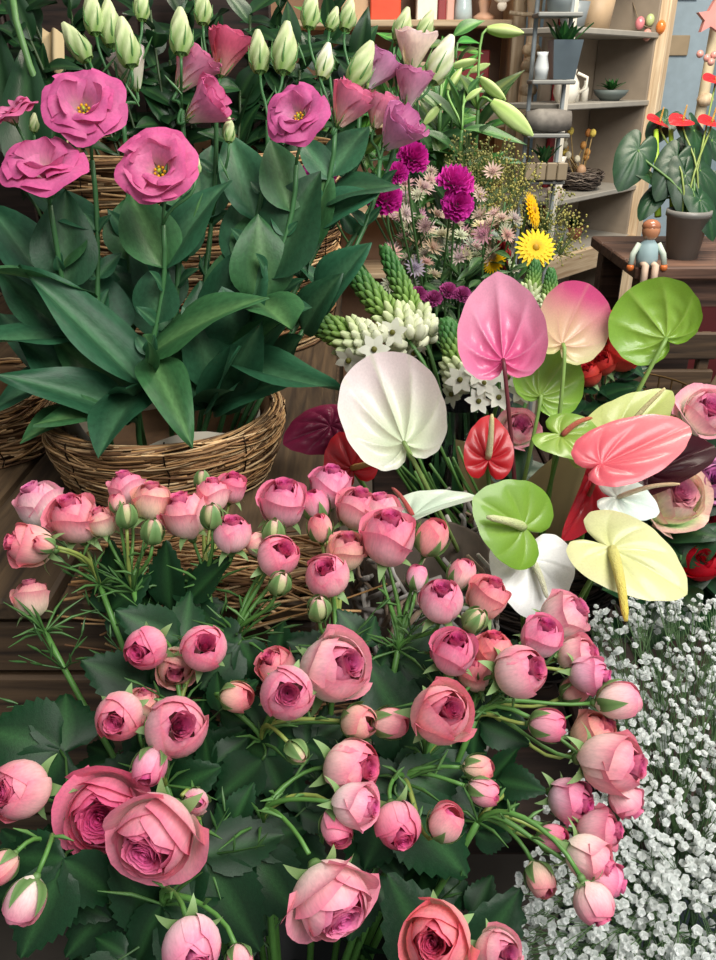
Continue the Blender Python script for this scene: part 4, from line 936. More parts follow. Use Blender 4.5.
for k, (u, v, d) in enumerate(((492, 165, 1.62), (515, 178, 1.62), (478, 182, 1.6), (505, 202, 1.55), (548, 212, 1.6), (562, 236, 1.6), (470, 160, 1.65))):
    gold_spray('yellow green filler spray of tiny flowers behind the starry flowers', u, v, d, rr(), C('b5ad5e') if k % 2 else C('9c9a5a'))
def carn_mesh(c1, c2):
    m = MB()
    for ring in range(6):
        f = ring/5; n = 9-ring
        for i in range(n):
            a0 = rnd(0, 6) if i == 0 else a0+2*PI/n; tl = math.radians(lerp(5, 80, f)); p = rnd(0, 6)
            def fn(s, t):
                w = .42*t; r = .1+t*.9*math.cos(tl); z = t*.95*math.sin(tl)+.12*t*t*math.sin(s*6+p); az = a0+s*w/(max(.25, r))*.8
                if t > .9: r *= 1+.06*math.sin(s*16+p)
                return V((r*math.cos(az), r*math.sin(az), z)), mix(c1, c2, t)
            m.grid(6, 4, fn)
    m.lathe([(.05, -1.0), (.2, -.8), (.26, -.1), (.3, .1)], C('5f8450'), 8)
    return m.mesh('flower_head', M_petal)
CARN = [carn_mesh(C('b9168c'), C('d636ab')), carn_mesh(C('a8127a'), C('cc2a9c'))]
for lab, (u, v, px, d), fc in (
  ('magenta carnation at the edge of the lisianthus leaves', (385, 197, 34, 1.2), (-.1, .3, 1)),
  ('tall magenta carnation standing over the starry flowers', (456, 180, 38, 1.35), (.2, .7, .6)),
  ('magenta carnation pressed under the tallest one', (458, 204, 32, 1.35), (.1, -.1, 1)),
  ('magenta carnation below the drooping mauve lisianthus', (414, 156, 32, 1.25), (.3, .3, .9)),
  ('small magenta carnation between two larger ones', (397, 172, 24, 1.24), (0, .5, .9)),
  ('magenta carnation peeping out between lisianthus stems', (320, 172, 34, 1.12), (.1, .1, 1))):
    n = D(*fc); e = P(u, v, d); R = px*.5*d/F*1.05
    t = thing('carnation', lab, 'carnation', FB+V((rnd(-.06, 0), rnd(-.06, .06), .03)), 'magenta carnations'); place('flower_head', random.choice(CARN), t, frame(e-n*R*.3, n, rnd(0, 6), R), (1, 1, 1))
    stemto(t, e-n*R*1.0, t.matrix_basis.translation)
DUSK = [carn_mesh(C('8f2f6c'), C('b4508f'))]
for k, (u, v) in enumerate(((418, 296), (434, 300), (448, 292), (462, 296))):
    e = P(u, v, 1.42); t = thing('pink_aster', 'small dusky magenta aster below the starry flowers', 'flower', FB+V((rnd(-.06, .06), -.04, .03)), 'dusky magenta asters'); n = D(rnd(-.3, .3), .5, .8)
    place('flower_head', DUSK[0], t, frame(e, n, rnd(0, 6), .017), (1, 1, 1)); stemto(t, e-n*.015, t.matrix_basis.translation)
# yellow gerberas
def gerb_mesh(c1, c2):
    m = MB()
    for ring, (n, l, zz) in enumerate(((22, 1.0, .06), (20, .85, .16), (16, .55, .2))):
        for i in range(n):
            a = 2*PI*i/n+ring*.14
            def fn(s, t): return V(((.15+(l-.15)*t)*math.cos(a)-s*.11*math.sin(PI*min(1, .2+t*.72))*math.sin(a), (.15+(l-.15)*t)*math.sin(a)+s*.11*math.sin(PI*min(1, .2+t*.72))*math.cos(a), zz+.12*t-.1*t*t)), mix(c1, c2, t)
            m.grid(2, 4, fn)
    m.ball((0, 0, .16), (.2, .2, .12), C('b98d14'), 10, 6); m.lathe([(.06, -.3), (.22, -.12), (.3, .05)], C('5d8640'), 10)
    return m.mesh('flower_head', M_petal)
GERB = gerb_mesh(C('e8b400'), C('fbdc10'))
for lab, (u, v, px, d), fc, ti in (('yellow gerbera facing forward behind the ornithogalum tips', (535, 249, 42, 1.42), (.05, .15, 1), (1, 1, 1)), ('yellow gerbera turned sideways above the forward-facing one', (531, 211, 38, 1.45), (.8, .1, .5), (1, .85, .8)), ('small golden gerbera tilted towards the starry flowers', (495, 263, 26, 1.45), (-.5, .3, .6), (1, .9, .8))):
    n = D(*fc); e = P(u, v, d); t = thing('gerbera', lab, 'gerbera', FB+V((.05, rnd(-.06, .06), .03)), 'yellow gerberas'); place('flower_head', GERB, t, frame(e, n, 0, px*.5*d/F), ti)
    stemto(t, e-n*.008, t.matrix_basis.translation, .0025, C('6d9448'), .03)
e = P(503, 250, 1.5); t = thing('red_ginger', 'dark red feathery flower beside the yellow gerberas', 'flower', FB+V((.03, 0, .03)))
m = MB()
for k in range(40): q = e+V((rnd(-.012, .012), rnd(-.012, .012), rnd(-.05, .03))); m.ball(q, (.004, .004, .009), jit(C('8e1d22'), .3), 5, 4)
o = part(m, 'flower_head', M_petal, t); o['kind'] = 'stuff'; stemto(t, e, t.matrix_basis.translation)
# dark leaves that fill the bunches
for k in range(34):
    u, v, d = rnd(395, 520), rnd(225, 330), rnd(1.5, 1.75); b = P(u, v+30, d)
    t = thing('greenery', 'dark leafy twig between the starry flowers', 'foliage', FB+V((rnd(-.07, .07), rnd(-.07, .07), .03)), 'dark leafy twigs in the zinc bucket')
    stemto(t, b, t.matrix_basis.translation)
    for j in range(7):
        bb = b-V((0, 0, .02*j)); leaf(t, bb, bb+D(rnd(-1, 1), rnd(-.2, 1), rnd(-.3, .9))*rnd(.05, .08), D(rnd(-.4, .4), .5, .8), .03, DL, 'leaf', tuple([rnd(.5, .9)]*3))

# ------------------------------------------------------------------ lilies and tall greens in a second bucket
l0 = P(455, 140, 1.85); LB = V((l0.x, l0.y, .62))
bucket('flower_bucket', 'dark green bucket holding the lilies', LB, .10, .125, .3, C('26352b'))
def lily_bud():
    m = MB()
    def fn(s, t):
        a = s*PI; r = .17*math.sin(PI*min(1, .1+t*.88))**.75*(1+.14*math.cos(3*a)); return V((r*math.cos(a), r*math.sin(a), t)), mix(C('9dbd62'), C('d4e3a4'), .3+.5*math.cos(3*a)*.5+t*.2)
    m.grid(18, 8, fn); return m.mesh('bud', M_petal)
LYB = lily_bud()
for lab, end, buds in (('lily stem with two long pointed buds beside the shelf post', (478, 110, 1.72), [((487, 29), (524, 33), 1.70), ((492, 102), (533, 136), 1.68), ((480, 78), (506, 100), 1.70)]),
                       ('lily stem with pale buds beside the white lisianthus', (440, 110, 1.7), [((424, 124), (441, 104), 1.62), ((452, 66), (478, 60), 1.72), ((444, 62), (452, 40), 1.72)]),
                       ('lily stem with short green buds above the carnations', (462, 130, 1.65), [((448, 90), (462, 68), 1.68), ((466, 100), (482, 88), 1.66), ((470, 72), (490, 64), 1.74)])):
    e = P(*end); t = thing('lily', lab, 'lily', LB+V((rnd(-.05, .05), rnd(-.05, .05), .03)), 'lilies in the dark green bucket')
    st = MB(); r = t.matrix_basis.translation; main = bez(r, r+V((0, 0, .3)), e-V((0, 0, .15)), e, 10); st.tube(main, .0045, C('4c7a3a'), 7)
    for (b, tp, d) in buds:
        b = P(*b, d); tp = P(*tp, d); st.tube(bez(e, e+V((0, 0, .02)), b-(tp-b)*.3, b, 6), .0028, C('6d9a4c'), 6)
        L = (tp-b).length; place('bud', LYB, t, frame(b, tp-b, rnd(0, 6), (L*.95, L*.95, L)), tuple([rnd(.95, 1.1)]*3))
    part(st, 'stem', M_stem, t)
    for i in range(3, 11):
        for s in range(3):
            p = main[i]; dr = D(rnd(-1, 1), rnd(-.1, 1), rnd(-.3, .7)); leaf(t, p, p+dr*rnd(.09, .15), D(rnd(-.3, .3), .6, .7), .038, NL, 'leaf', tuple(x*rnd(.4, .85) for x in (1, 1.05, .9)))
for k in range(16):
    u, v, d = rnd(300, 470), rnd(20, 130), rnd(1.75, 2.0); e = P(u, v, d)
    t = thing('greenery', 'bright leafy branch behind the lisianthus buds', 'foliage', LB+V((rnd(-.06, .06), rnd(-.06, .06), .03)), 'bright leafy branches in the lily bucket')
    stemto(t, e, t.matrix_basis.translation, .0025)
    for j in range(12):
        b = e-(e-t.matrix_basis.translation).normalized()*.018*j; leaf(t, b, b+D(rnd(-1, 1), rnd(-.3, 1), rnd(-.3, .8))*rnd(.06, .1), D(rnd(-.4, .4), .5, .8), .036, NL, 'leaf', tuple(x*rnd(.5, 1.15) for x in (1.05, 1.1, .8)))
# dark broad foliage standing in the tall straw basket
for k, (u, v, d) in enumerate(((22, 10, 1.45), (70, 10, 1.6), (110, 30, 1.65), (150, 10, 1.6), (210, 20, 1.65), (250, 15, 1.6), (290, 40, 1.6), (60, 90, 1.6), (170, 60, 1.62), (240, 90, 1.6), (300, 70, 1.62), (100, 80, 1.68), (0, 70, 1.5), (330, 20, 1.7), (360, 50, 1.7), (20, -20, 1.6), (180, -10, 1.7), (280, -10, 1.7))):
    e = P(u, v, d); off = V((e.x-B3.x, e.y-B3.y, 0)); off = off.normalized()*min(.2, off.length*.6)
    t = thing('foliage_branch', 'dark green leafy branch in the tall straw basket', 'foliage', B3+off*.7+V((0, 0, .02)), 'dark branches in the tall straw basket')
    r = t.matrix_basis.translation; m = MB(); m.tube(bez(r, r+V((0, 0, .2)), e-V((0, 0, .12)), e, 8), .003, C('3a4f2c'), 6); part(m, 'stem', M_stem, t)
    for j in range(15):
        b = e-V((0, 0, .017*j)).lerp(-(r-e)*.028*j, .7); leaf(t, b, b+D(rnd(-1, 1), rnd(-.4, 1), rnd(-.2, .9))*rnd(.07, .11), D(rnd(-.4, .4), .5, .8), rnd(.035, .05), DL, 'leaf', tuple([rnd(.35, .8)]*3))
t = thing('aspidistra', 'very dark broad upright leaves at the back of the tall straw basket', 'foliage', B3+V((-.17, -.06, .02)))
r = t.matrix_basis.translation
for (bu, bv, tu, tv, d, w_) in ((30, 190, 20, 25, 1.38, .085), (10, 160, -15, 0, 1.42, .08), (48, 170, 60, 60, 1.44, .06)):
    b = P(bu, bv, d); m = MB(); m.tube(bez(r, r+V((0, 0, .1)), b-V((0, 0, .08)), b, 6), .003, C('2d4a28'), 6); lf = part(m, 'leaf_stalk', M_stem, t); leaf(lf, b, P(tu, tv, d-.02), D(.2, .2, .9), w_, DL, 'leaf', (.45, .5, .5))
m = MB(); e = P(12, 30, 1.36); m.tube(bez(r+V((.02, 0, 0)), r+V((.02, 0, .2)), P(13, 80, 1.36), P(10, -20, 1.37), 8), .006, C('5f8a4e'), 8); part(m, 'stem', M_stem, t)
# sheets of tan wrapping paper standing behind the lisianthus
def paper(label, pts, d, col):
    m = MB(); ps = [P(u, v, d) for u, v in pts]
    def fn(s, q): x = (s+1)/2; a = ps[0].lerp(ps[1], x); b = ps[3].lerp(ps[2], x); p = a.lerp(b, q); return p+FW*(.012*math.sin(x*7)+.008*math.sin(q*5)), jit(col, .02)
    m.grid(10, 6, fn); o = part(m, 'wrapping_paper', M_paper); tag(o, label, 'paper'); return o
paper('tan wrapping paper sheet behind the large ruffled lisianthus flower', [(40, 175), (66, 180), (64, 35), (44, 30)], 1.52, C('c9b48c'))
# ------------------------------------------------------------------ pale shelf unit behind the lilies
def boxpart(t, name, mat, c, sz, col=WHITE, M=None, bev=.003):
    m = MB(); m.box((0, 0, 0), sz, col, None, bev); W = Matrix.Translation(V(c)) @ (M if M is not None else Matrix.Identity(4)); return part(m, name, mat, t, W)
ya, yb = 3.28, 3.56; x0, x1 = PY(395, 60, ya).x-.5, PY(516, 60, ya).x
t = thing('shelf_unit', 'pale wooden shelf unit behind the lilies', 'shelf', ((x0+x1)/2, (ya+yb)/2, 0))
for px_ in (x0, x1): boxpart(t, 'side_panel', M_pale, (px_, (ya+yb)/2+.02, 1.1), (.028, yb-ya-.04, 2.2))
for px_ in (x0, x1-.0): boxpart(t, 'front_post', M_pale, (px_, ya, 1.1), (.045, .04, 2.2))
boxpart(t, 'back_panel', M_plain, ((x0+x1)/2, yb+.008, 1.1), (x1-x0, .012, 2.2), C('8a6a52'))
ZA, ZB = PY(470, 23, ya).z+.011, PY(470, 125, ya).z+.011
SH1 = [.72, .96, ZB, ZA, 1.95]
for z in SH1: boxpart(t, 'shelf_board', M_palex, ((x0+x1)/2, (ya+yb)/2, z-.011), (x1-x0-.03, yb-ya-.01, .022))
cx_ = PY(530, 60, 3.2).x; cy_ = 3.2
t2 = thing('carved_post', 'rough pale carved wooden post beside the shelf unit', 'post', (cx_, cy_, 0))
m = MB(); pts = [(cx_+.004*math.sin(k*1.3), cy_, k*.1) for k in range(23)]; m.tube(pts, [.026+.006*math.sin(k*2.1)*math.sin(k*.7) for k in range(23)], [jit(C('c9ad8a'), .12) for _ in range(23)], 9); part(m, 'shaft', M_pale, t2)
for v_ in (50, 66, 90, 118): m = MB(); m.ball((cx_, cy_-.012, PY(530, v_, cy_).z), (.034, .028, .024), C('bfa17c'), 10, 6); part(m, 'knot', M_pale, t2)
zz_ = PY(530, 15, cy_).z; m = MB(); m.tube([(cx_-.09, cy_-.03, zz_+.005), (cx_-.04, cy_-.032, zz_), (cx_+.03, cy_-.03, zz_+.003)], .007, C('a98a66'), 6); part(m, 'crosspiece', M_pale, t2)
def on(name, label, cat, x, y, z, prof, col, mat=M_gloss, group=None, n=18):
    m = MB(); m.lathe(prof, col, n); o = part(m, name, mat, None, Matrix.Translation(V((x, y, z)))); return tag(o, label, cat, group)
z = ZA
def box_thing(name, label, cat, c, sz, col, mat=M_plain, rz=0):
    m = MB(); m.box((0, 0, 0), sz, col, None, .004); return tag(part(m, name, mat, None, Matrix.Translation(V(c)) @ Matrix.Rotation(rz, 4, 'Z')), label, cat)
sxx = lambda u: PY(u, 15, ya+.12).x
ys = ya+.12
box_thing('gift_box', 'white box on the upper shelf behind the lilies', 'box', (sxx(426), ys, z+.10), (.075, .08, .2), C('efe9dc'))
box_thing('gift_box', 'dark red narrow box beside the white box', 'box', (sxx(441), ys, z+.09), (.03, .08, .18), C('8c3438'))
box_thing('gift_box', 'pale pink narrow box on the upper shelf', 'box', (sxx(449), ys, z+.10), (.028, .08, .2), C('d8a79a'))
m = MB(); m.lathe([(0, 0), (.036, 0), (.032, .04), (.022, .12), (.014, .21), (.018, .22), (0, .22)], [C('b9cdd2')]*7, 16); tag(part(m, 'glass_bottle', M_gloss, None, Matrix.Translation(V((sxx(463), ys, z)))), 'pale blue tapering bottle on the upper shelf', 'bottle')
m = MB(); m.lathe([(0, 0), (.04, 0), (.04, .015), (.016, .03), (.024, .06), (.016, .09), (.026, .12), (.016, .2), (0, .2)], C('d6a98c'), 16); tag(part(m, 'candlestick', M_plain, None, Matrix.Translation(V((sxx(484), ys, z)))), 'turned pinkish wooden candlestick on the upper shelf', 'candlestick')
qx = sxx(498); t = thing('round_plaque', 'white scalloped round plaque hanging at the shelf side', 'plaque', (qx, ya+.04, z+.06))
m = MB(); m.lathe([(0, -.008), (.04, -.008), (.045, 0), (.04, .008), (0, .008)], C('efe6d8'), 20); part(m, 'disc', M_plain, t, Matrix.Translation(V((qx, ya+.04, z+.095))) @ Matrix.Rotation(PI/2, 4, 'X'))
m = MB(); m.ball((qx, ya+.04, z+.045), (.018, .008, .018), C('efe6d8'), 10, 6); part(m, 'drop', M_plain, t)
m = MB(); m.tube([(qx, ya+.04, z+.135), (qx, ya+.04, 1.93)], .002, C('8f7a60'), 5); part(m, 'string', M_cloth, t)
box_thing('red_box', 'dark red box on the middle shelf behind the lilies', 'box', (sxx(472), ys+.04, ZB+.12), (.15, .1, .24), C('8a2a2c'))
box_thing('red_sign', 'bright red-orange panel on the upper shelf behind the lisianthus buds', 'panel', (sxx(385), ys-.05, z+.12), (.11, .02, .24), C('e0502f'))
box_thing('paper_bag', 'tan paper bag on the upper shelf beside the red-orange panel', 'bag', (sxx(355), ys, z+.12), (.1, .07, .24), C('c9a884'))
box_thing('storage_box', 'beige storage box on the middle shelf', 'box', (sxx(425), ys+.04, ZB+.1), (.16, .12, .2), C('c2aa92'))
m = MB(); m.lathe([(0, 0), (.045, 0), (.055, .05), (.05, .09), (.03, .11), (0, .11)], C('d8d2c4'), 18); tag(part(m, 'ceramic_jar', M_gloss, None, Matrix.Translation(V((sxx(500), ys-.04, ZB)))), 'off white jar on the middle shelf by the post', 'jar')

# ------------------------------------------------------------------ angled cabinet with pots
pl = P(563, 108, 2.52); pr_ = P(652, 97, 2.92)
O_ = V((pl.x, pl.y, 0)); ex = V((pr_.x-pl.x, pr_.y-pl.y, 0)); Wd = ex.length; ex.normalize(); ey = V((-ex.y, ex.x, 0))
RC = Matrix(((ex.x, ey.x, 0, 0), (ex.y, ey.y, 0, 0), (0, 0, 1, 0), (0, 0, 0, 1)))
def cw(a, b, z): return O_+ex*a+ey*b+V((0, 0, z))
t = thing('corner_cabinet', 'open pale cabinet with grey shelves holding pots and bottles', 'cabinet', cw(Wd/2, .14, 0))
boxpart(t, 'side_panel', M_plain, cw(Wd-.012, .12, 1.05), (.022, .22, 2.1), C('8f8374'), RC)
boxpart(t, 'back_panel', M_plain, cw(Wd*.5+.12, .24, 1.05), (Wd-.24, .015, 2.1), C('a3937f'), RC)
boxpart(t, 'front_post', M_pale, cw(Wd+.012, -.005, 1.05), (.05, .04, 2.1), M=RC)
boxpart(t, 'front_post', M_plain, cw(.0, -.0, 1.05), (.022, .022, 2.1), C('d9d3c4'), RC)
for z in (.885, 1.068, 1.36, 1.575, 1.85): boxpart(t, 'shelf_board', M_plain, cw(Wd/2+.01, .115, z-.009), (Wd-.01, .225, .018), C('9a968d'), RC)
boxpart(t, 'base_board', M_palex, cw(Wd/2, -.012, .845), (Wd+.06, .022, .08), M=RC)
boxpart(t, 'red_panel', M_plain, cw(.345, .218, 1.30), (.085, .018, .80), C('8c1f26'), RC)
def succulent(t, c, r, n, col, h=.6):
    for k in range(n):
        a = k*2.4; f = k/n; dr = V((math.cos(a)*(1-f*.6), math.sin(a)*(1-f*.6), h+f)).normalized()
        leaf(t, c, c+dr*r*(1.05-.3*f), V((-math.cos(a)*.5, -math.sin(a)*.5, 1)), r*.34, DL, 'leaf', col)
def pot(name, label, cat, loc, prof, col, mat, soil=None, plant=None, group=None):
    t = thing(name, label, cat, loc, group); W = Matrix.Translation(V(loc)); m = MB(); m.lathe(prof, col, 22); part(m, 'pot', mat, t, W)
    if soil: m = MB(); m.lathe([(0, soil[1]), (soil[0], soil[1])], C('2c211a'), 18); part(m, 'soil', M_cloth, t, W)
    if plant: plant(t, V(loc)+V((0, 0, soil[1] if soil else 0)))
    return t
tap = lambda r0, r1, h: [(0, 0), (r0, 0), (r1, h), (r1-.004, h), (r0-.004, .008), (0, .008)]
q = cw(.44, .07, 1.36); pot('succulent_bowl', 'low grey bowl with a spiky succulent on the cabinet shelf', 'succulent', q, [(0, 0), (.03, 0), (.052, .018), (.062, .035), (.057, .035), (.03, .008), (0, .008)], C('5f6a68'), M_plain, (.056, .03), lambda t, c: succulent(t, c, .055, 16, (1.3, 1.5, 1.2)))
t = thing('white_pitcher', 'white ceramic pitcher with a handle on the cabinet shelf', 'pitcher', cw(.13, .07, 1.36)); W = Matrix.Translation(t.matrix_basis.translation)
m = MB(); m.lathe([(0, 0), (.03, 0), (.042, .03), (.04, .06), (.026, .085), (.03, .1), (.026, .1), (.022, .085), (0, .02)], C('e6e2d6'), 20); part(m, 'body', M_gloss, t, W)
m = MB(); m.tube([V((.03, -.01, .088)), V((.06, -.02, .075)), V((.06, -.02, .045)), V((.038, -.012, .03))], .005, C('e6e2d6'), 7); part(m, 'handle', M_gloss, t, W)
for k, a in enumerate((.25, .28, .31)):
    q = cw(a, .10+.02*(k % 2), 1.36); m = MB(); m.lathe([(0, 0), (.013, 0), (.013, .04), (.006, .052), (.007, .065), (0, .065)], [C('c9c5b8'), C('b7b3a6'), C('d9d5c9')][k], 12)
    tag(part(m, 'small_bottle', M_gloss, None, Matrix.Translation(q)), 'tiny grey-white bottle between the pitcher and the succulent bowl', 'bottle', 'tiny bottles on the cabinet shelf')
q = cw(.16, .09, 1.575); pot('grey_pot', 'grey tin pot with a leafy plant on the top cabinet shelf', 'pot', q, tap(.036, .05, .075), C('7c8488'), M_plastic, (.045, .065), lambda t, c: succulent(t, c, .13, 14, (1.2, 1.4, 1), 1.2))
q = cw(.32, .1, 1.575); m = MB(); m.lathe(tap(.05, .062, .1), C('b39a7c'), 20); tag(part(m, 'tan_pot', M_plain, None, Matrix.Translation(q)), 'empty tan pot on the top cabinet shelf', 'pot')
# nest with dried flowers
q = cw(.34, .10, 1.068); t = thing('bird_nest_basket', 'woven twig nest filled with dried flowers on the lower cabinet shelf', 'basket', q); m = MB()
for k in range(130):
    a0 = rnd(0, 6.3); sp = rnd(.6, 1.6); zz = rnd(.004, .065); R0 = .055+.028*math.sin(zz/.068*2.2); m.tube([q+V(((R0+rnd(-.004, .006))*math.cos(a0+sp*i/6), (R0+rnd(-.004, .006))*math.sin(a0+sp*i/6), zz+rnd(-.004, .004))) for i in range(7)], rnd(.0015, .003), jit(random.choice([C('5d5148'), C('7c7065'), C('453a33')]), .2), 4, False)
o = part(m, 'nest', M_straw, t); o['kind'] = 'stuff'
m = MB(); m.lathe([(0, .003), (.05, .003), (.078, .05), (.05, .05), (0, .04)], C('4a4038'), 20); part(m, 'lining', M_straw, t, Matrix.Translation(q))
for k in range(14):
    e = q+V((rnd(-.075, .04), rnd(-.04, .04), rnd(.1, .2))); m = MB(); m.tube([q+V((rnd(-.03, .03), rnd(-.03, .03), .04)), e], .002, C('a58a58'), 5); m.ball(e, (.012, .012, .014), jit(random.choice([C('c98f4a'), C('d8cfb4'), C('b5763c'), C('e0c65c')]), .1), 7, 5); part(m, 'dried_flower', M_straw, t)
m = MB(); m.ball(q+V((.0, -.02, .066)), (.018, .018, .022), C('b58f6e'), 10, 6); part(m, 'egg', M_plain, t)
# things on the bottom shelf
q = cw(.10, .10, .885); t = pot('small_plant', 'small dark leafed plant in a grey stone pot on the bottom cabinet shelf', 'plant', q, tap(.03, .038, .05), C('8c8a84'), M_plain, (.034, .045), lambda t, c: succulent(t, c, .07, 12, (.5, .5, .5)))
q = cw(.26, .12, .885); m = MB(); m.ball((0, 0, .034), (.045, .035, .034), C('9b9a96'), 12, 8); m.ball((-.03, -.015, .05), .018, C('9b9a96'), 8, 6); tag(part(m, 'stone_bird', M_plain, None, Matrix.Translation(q)), 'round grey stone bird ornament on the bottom cabinet shelf', 'ornament')
q = cw(.38, .12, .885); t = pot('small_plant', 'small green plant in a terracotta pot on the bottom cabinet shelf', 'plant', q, tap(.028, .038, .045), C('93543a'), M_plain, (.034, .04), lambda t, c: succulent(t, c, .06, 12, (.8, .9, .6)))
q = cw(.17, .08, 1.068); m = MB(); m.lathe([(0, 0), (.022, 0), (.022, .012), (.008, .02), (.014, .04), (.008, .06), (.014, .08), (.008, .1), (.016, .125), (0, .125)], C('d8d3c6'), 12); tag(part(m, 'turned_candlestick', M_gloss, None, Matrix.Translation(q)), 'white turned candlestick beside the twig nest', 'candlestick')
q = cw(.09, .05, 1.068); m = MB(); m.lathe([(0, 0), (.025, 0), (.028, .03), (.024, .032), (0, .01)], C('cdb8a8'), 14); tag(part(m, 'small_dish', M_gloss, None, Matrix.Translation(q)), 'small pinkish dish in front of the white turned candlestick', 'dish')
# garland of coloured eggs at the cabinet top
t = thing('egg_garland', 'garland of pink, green and orange wooden eggs hanging from the cabinet post', 'garland', P(643, 30, 2.82)); m = MB()
gp = [P(632, 0, 2.84), P(640, 24, 2.82), P(650, 28, 2.82), P(660, 26, 2.84), P(664, 0, 2.86)]; m.tube(gp, .002, C('8a7a64'), 5); part(m, 'string', M_cloth, t)
for (u, v), c, r in (((640, 23), C('d9848c'), .017), ((650, 20), C('b9c98e'), .016), ((661, 27), C('e0823c'), .018), ((647, 35), C('dc9a8e'), .016)):
    m = MB(); m.ball(P(u, v, 2.81), (r, r, r*1.25), c, 10, 7); part(m, 'egg', M_gloss, t)
# small pots hanging in front of the blue grey wall, on a ladder
RY = 2.60; lx = V((PY(549, 100, RY).x, RY, 0))
t = thing('pot_ladder', 'narrow grey rung rack carrying small planters beside the cabinet', 'rack', (lx.x, lx.y, 0))
for du in (-.05, .05): boxpart(t, 'rail', M_plain, (lx.x+du, lx.y+.045, 1.0), (.012, .012, 2.0), C('9aa3a6'))
for v in (12, 79, 132, 178): boxpart(t, 'rung', M_plain, (lx.x, lx.y, PY(548, v, RY).z-.008), (.125, .09, .012), C('7d7f7c'))
def rung(v): return PY(548, v, RY).z-.001
def quadpot(label, x, y, z, s0, s1, h, col, mat, plantcol, r, n=10):
    t = thing('square_planter', label, 'planter', (x, y, z)); m = MB(); vs = []
    for (s, zz) in ((s0, 0), (s1, h), (s1-.006, h), (s0-.006, .01)):
        vs += [V((x+a*s, y+b*s, z+zz)) for a, b in ((-1, -1), (1, -1), (1, 1), (-1, 1))]
    fs = [(3, 2, 1, 0), (12, 13, 14, 15)]+[(k*4+i, k*4+(i+1) % 4, (k+1)*4+(i+1) % 4, (k+1)*4+i) for k in range(3) for i in range(4)]
    m.add(vs, fs, col, False); part(m, 'pot', mat, t); succulent(t, V((x, y, z+h*.7)), r, n, plantcol, 1.0); return t
quadpot('square blue grey tin planter with green leaves on the rack', lx.x+.028, lx.y-.01, rung(79), .03, .042, .10, C('6f7d85'), M_metal, (.9, 1.1, .8), .1)
m = MB(); m.lathe([(0, 0), (.018, 0), (.022, .03), (.015, .06), (.017, .07), (0, .065)], C('cfd6d8'), 12); tag(part(m, 'glass_jar', M_gloss, None, Matrix.Translation(V((lx.x-.035, lx.y-.02, rung(79))))), 'small shiny glass jar on the rack beside the tin planter', 'jar')
m = MB(); m.tube([V((-.065, 0, .034)), V((-.03, 0, .036)), V((.02, .003, .034)), V((.065, .0, .036))], [.026, .032, .034, .026], [C('6c6862'), C('7d7972'), C('75706a'), C('67625c')], 12); tag(part(m, 'driftwood_log', M_straw, None, Matrix.Translation(V((lx.x, lx.y-.02, rung(132)-.002)))), 'short grey driftwood log on the rack', 'log')
t = thing('wooden_planter', 'little weathered wooden box planter with spiky green leaves', 'planter', (lx.x, lx.y-.02, rung(178)))
for k in range(4):
    boxpart(t, 'slat', M_plain, (lx.x-.048+.032*k, lx.y-.055, rung(178)+.025), (.03, .008, .05), jit(C('8a7c66'), .15))
boxpart(t, 'box', M_plain, (lx.x, lx.y-.012, rung(178)+.022), (.12, .07, .044), C('6d604c')); succulent(t, V((lx.x, lx.y-.015, rung(178)+.04)), .07, 10, (.7, .9, .8), 1.2)
t = pot('glass_planter', 'pale pot with trailing green leaves at the top of the rack', 'planter', (lx.x, lx.y-.01, rung(12)), tap(.03, .045, .08), C('8f9a9c'), M_plastic, (.04, .07), lambda t, c: succulent(t, c, .1, 12, (1.1, 1.3, .9), .6))
# blue grey door and far right furniture
t = MB(); d0 = P(680, 60, 3.3); t.box((d0.x+.02, d0.y+.1, 1.05), (.30, .04, 2.1), C('9fb2bd')); dd_ = part(t, 'door_1', M_plain); dd_['kind'] = 'structure'; dd_['label'] = 'pale blue grey door behind the cabinet'
m = MB()
for k in range(4): m.box((d0.x+.0, d0.y+.075, 1.72+.03*k), (.11, .014, .012), C('b9c8d0'))
part(m, 'louvre', M_plain, dd_)
m = MB(); q = P(680, 45, 3.28); m.box((q.x, d0.y+.072, q.z), (.12, .012, .075), C('b7a284'), None, .003); tag(part(m, 'cardboard_plaque', M_paper), 'blank tan card plaque on the blue grey door', 'plaque')
q = P(704, 60, 2.7); t = thing('carved_post', 'cream turned post with a wooden knob at the far table', 'post', (q.x+.02, q.y, 0)); m = MB(); m.tube([(q.x+.02, q.y, z_*.1) for z_ in range(23)], .018, C('d8c7a4'), 10); part(m, 'shaft', M_plain, t)
m = MB(); m.ball((q.x+.02, q.y-.02, P(704, 100, 2.7).z), (.03, .024, .022), C('a98a68'), 10, 6); part(m, 'knob', M_pale, t)
q = P(711, 18, 2.6); m = MB(); n = 5; vs = []
for zz in (-.012, .012):
    for k in range(10): a = PI/2+k*PI/5; r = .05 if k % 2 == 0 else .024; vs.append(V((r*math.cos(a), zz, r*math.sin(a))))
m.add(vs, [tuple(range(10)), tuple(range(19, 9, -1))]+[(k, (k+1) % 10, 10+(k+1) % 10, 10+k) for k in range(10)], C('d9908a'), False)
t = thing('hanging_star', 'pink wooden star hanging on a string of beads', 'ornament', q); part(m, 'star', M_plain, t, Matrix.Translation(q)); m = MB(); m.tube([q+V((0, 0, .045)), q+V((0, 0, .3))], .0015, C('9a8a74'), 4); part(m, 'string', M_cloth, t)
for (u, v) in ((700, 54), (707, 58), (714, 55), (711, 62)): m = MB(); m.ball(P(u, v, 2.6), .012, C('d99a90'), 8, 6); part(m, 'bead', M_gloss, t)
